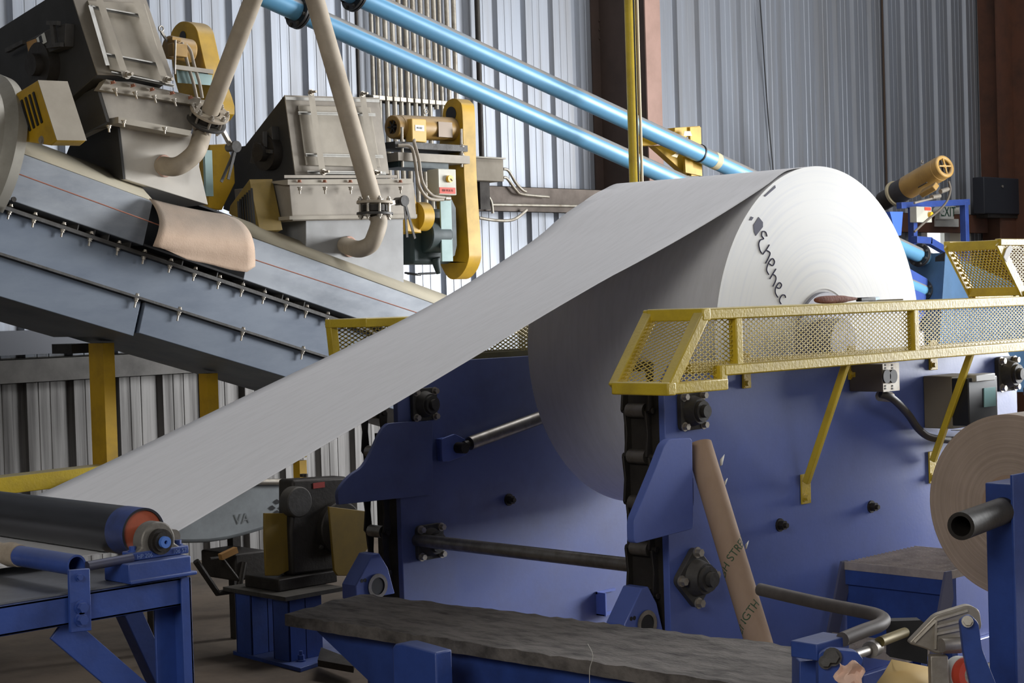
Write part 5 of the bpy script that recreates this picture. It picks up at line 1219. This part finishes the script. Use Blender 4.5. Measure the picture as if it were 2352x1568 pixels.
m = M(); body = [gY(*p, YX) for p in ((672, 1102), (800, 1094), (800, 1320), (672, 1322), (668, 1220), (672, 1180))]
body = [V(p[0], p[1], max(p[2], zt2+.05)) for p in body]; m.prism(body, YA*.12); m.build('case', dsteel, gx, bev=.015)
m = M(); q = gY(640, 1325, YX-.03); m.box((gY(640, 1325, YX-.03)[0], YX-.03, zt2), (gY(775, 1325, YX-.03)[0], YX+.25, zt2+.06)); m.build('foot', dsteel, gx, bev=.006)
c = gY(686, 1150, YX); M().cyl(c+V(-.03, 0, 0)+YA*.02, c+V(-.03, 0, 0)-YA*.05, .075, 36).build('round_cover', iron, gx, bev=.006)
M().box(gY(720, 1122, YX-.004), gY(745, 1106, YX-.001)).build('red_plate', mat('dull_red', (150, 48, 40), .6), gx)
c = gY(775, 1210, YX); M().cyl(c+YA*.02, c-YA*.04, .13, 40).build('large_boss', dsteel, gx, bev=.008)
M().cyl(gY(698, 1095, YX+.1), gY(698, 1088, YX+.1), .02, 14).build('breather', dsteel, gx)
for py in (1196, 1256): M().bolt(gY(737, py, YX-.001), D, .009, .012).build('bolt', iron, gx)
for (pp, lb_, yy) in ((((608, 1178), (660, 1178), (660, 1205), (664, 1310), (640, 1322), (612, 1322), (608, 1240)), 'yellow sheet guard on the left side of the dark gearbox', YX+.03), (((756, 1163), (846, 1174), (846, 1258), (800, 1322), (776, 1322), (768, 1310)), 'yellow sheet guard on the right side of the dark gearbox', YX-.10)):
    m = M(); m.prism([gY(*p, yy) for p in pp], YA*.015); tag(m.build('sheet_guard', yel_d, bev=.003), lb_, 'guard')
sup = M(); a = gY(700, 1340, YX-.1)
# white bin on cart
YBn = YX+.45
bn2 = thing('white_bin', 'dirty white rounded bin with a black diamond mark, behind the gearbox', 'bin')
m = M(); pf_ = subdiv2([(300, 1108), (665, 1106), (662, 1170), (640, 1200), (590, 1222), (480, 1246), (330, 1240), (300, 1200)], 3); m.prism([gY(*p, YBn) for p in pf_], YA*.55); m.build('tub', bin_m, bn2, bev=.02)
a, b = gY(300, 1108, YBn-.02), gY(668, 1106, YBn-.02); M().cyl(a, b, .016, 16).build('rim_tube', zinc, bn2)
m = M()
for u, v in ((0, -11), (-11, 3), (11, 3), (0, 14)):
    cx_, cy_ = 636+u, 1163+v; m.prism([gY(cx_, cy_-6, YBn-.002), gY(cx_+8, cy_, YBn-.002), gY(cx_, cy_+6, YBn-.002), gY(cx_-8, cy_, YBn-.002)], YA*-.002)
m.build('diamond_mark', black, bn2)
m = M(); put_text(m, 'VA', .075, gY(556, 1192, YBn-.003), XA, ZA); m.build('faded_letters', mat('faded_grey_letters', (128, 132, 134), .8), bn2)
for x in (gY(400, 1240, YBn)[0], gY(590, 1230, YBn)[0]): M().bar(V(x, YBn+.2, 0), V(x, YBn+.2, gY(500, 1235, YBn)[2]), .05).build('leg', dsteel, bn2)
ct2 = thing('hand_cart', 'low dark cart frame with bent legs on the floor under the white bin', 'cart')
YH = YX+.35
for pp in (((450, 1288), (500, 1362), (548, 1354)), ((548, 1354), (560, 1290)), ((482, 1284), (508, 1280), (582, 1376))):
    M().tube([gY(*p, YH) for p in pp], .010 if len(pp) == 3 and pp[0][0] == 482 else .016, 10).build('frame_tube', dsteel, ct2)
m = M(); m.box(gY(542, 1335, YH), gY(612, 1262, YH)+YA*.3); m.build('dark_box', dsteel, ct2, bev=.01)
m = M(); m.bar(gY(506, 1279, YH-.05), gY(542, 1262, YH-.05), .03); m.build('wood_scrap', mat('orange_wood', (150, 110, 60), .8), ct2)
a, b = gY(446, 1252, YH), gY(700, 1200, YH); 
m = M(); m.prism([gZ(*p, .06) for p in ((738, 1500), (815, 1530), (812, 1545), (730, 1530))], ZA*.03); tag(m.build('floor_block', dsteel), 'low dark block lying on the floor under the bench end', 'block')
settle()
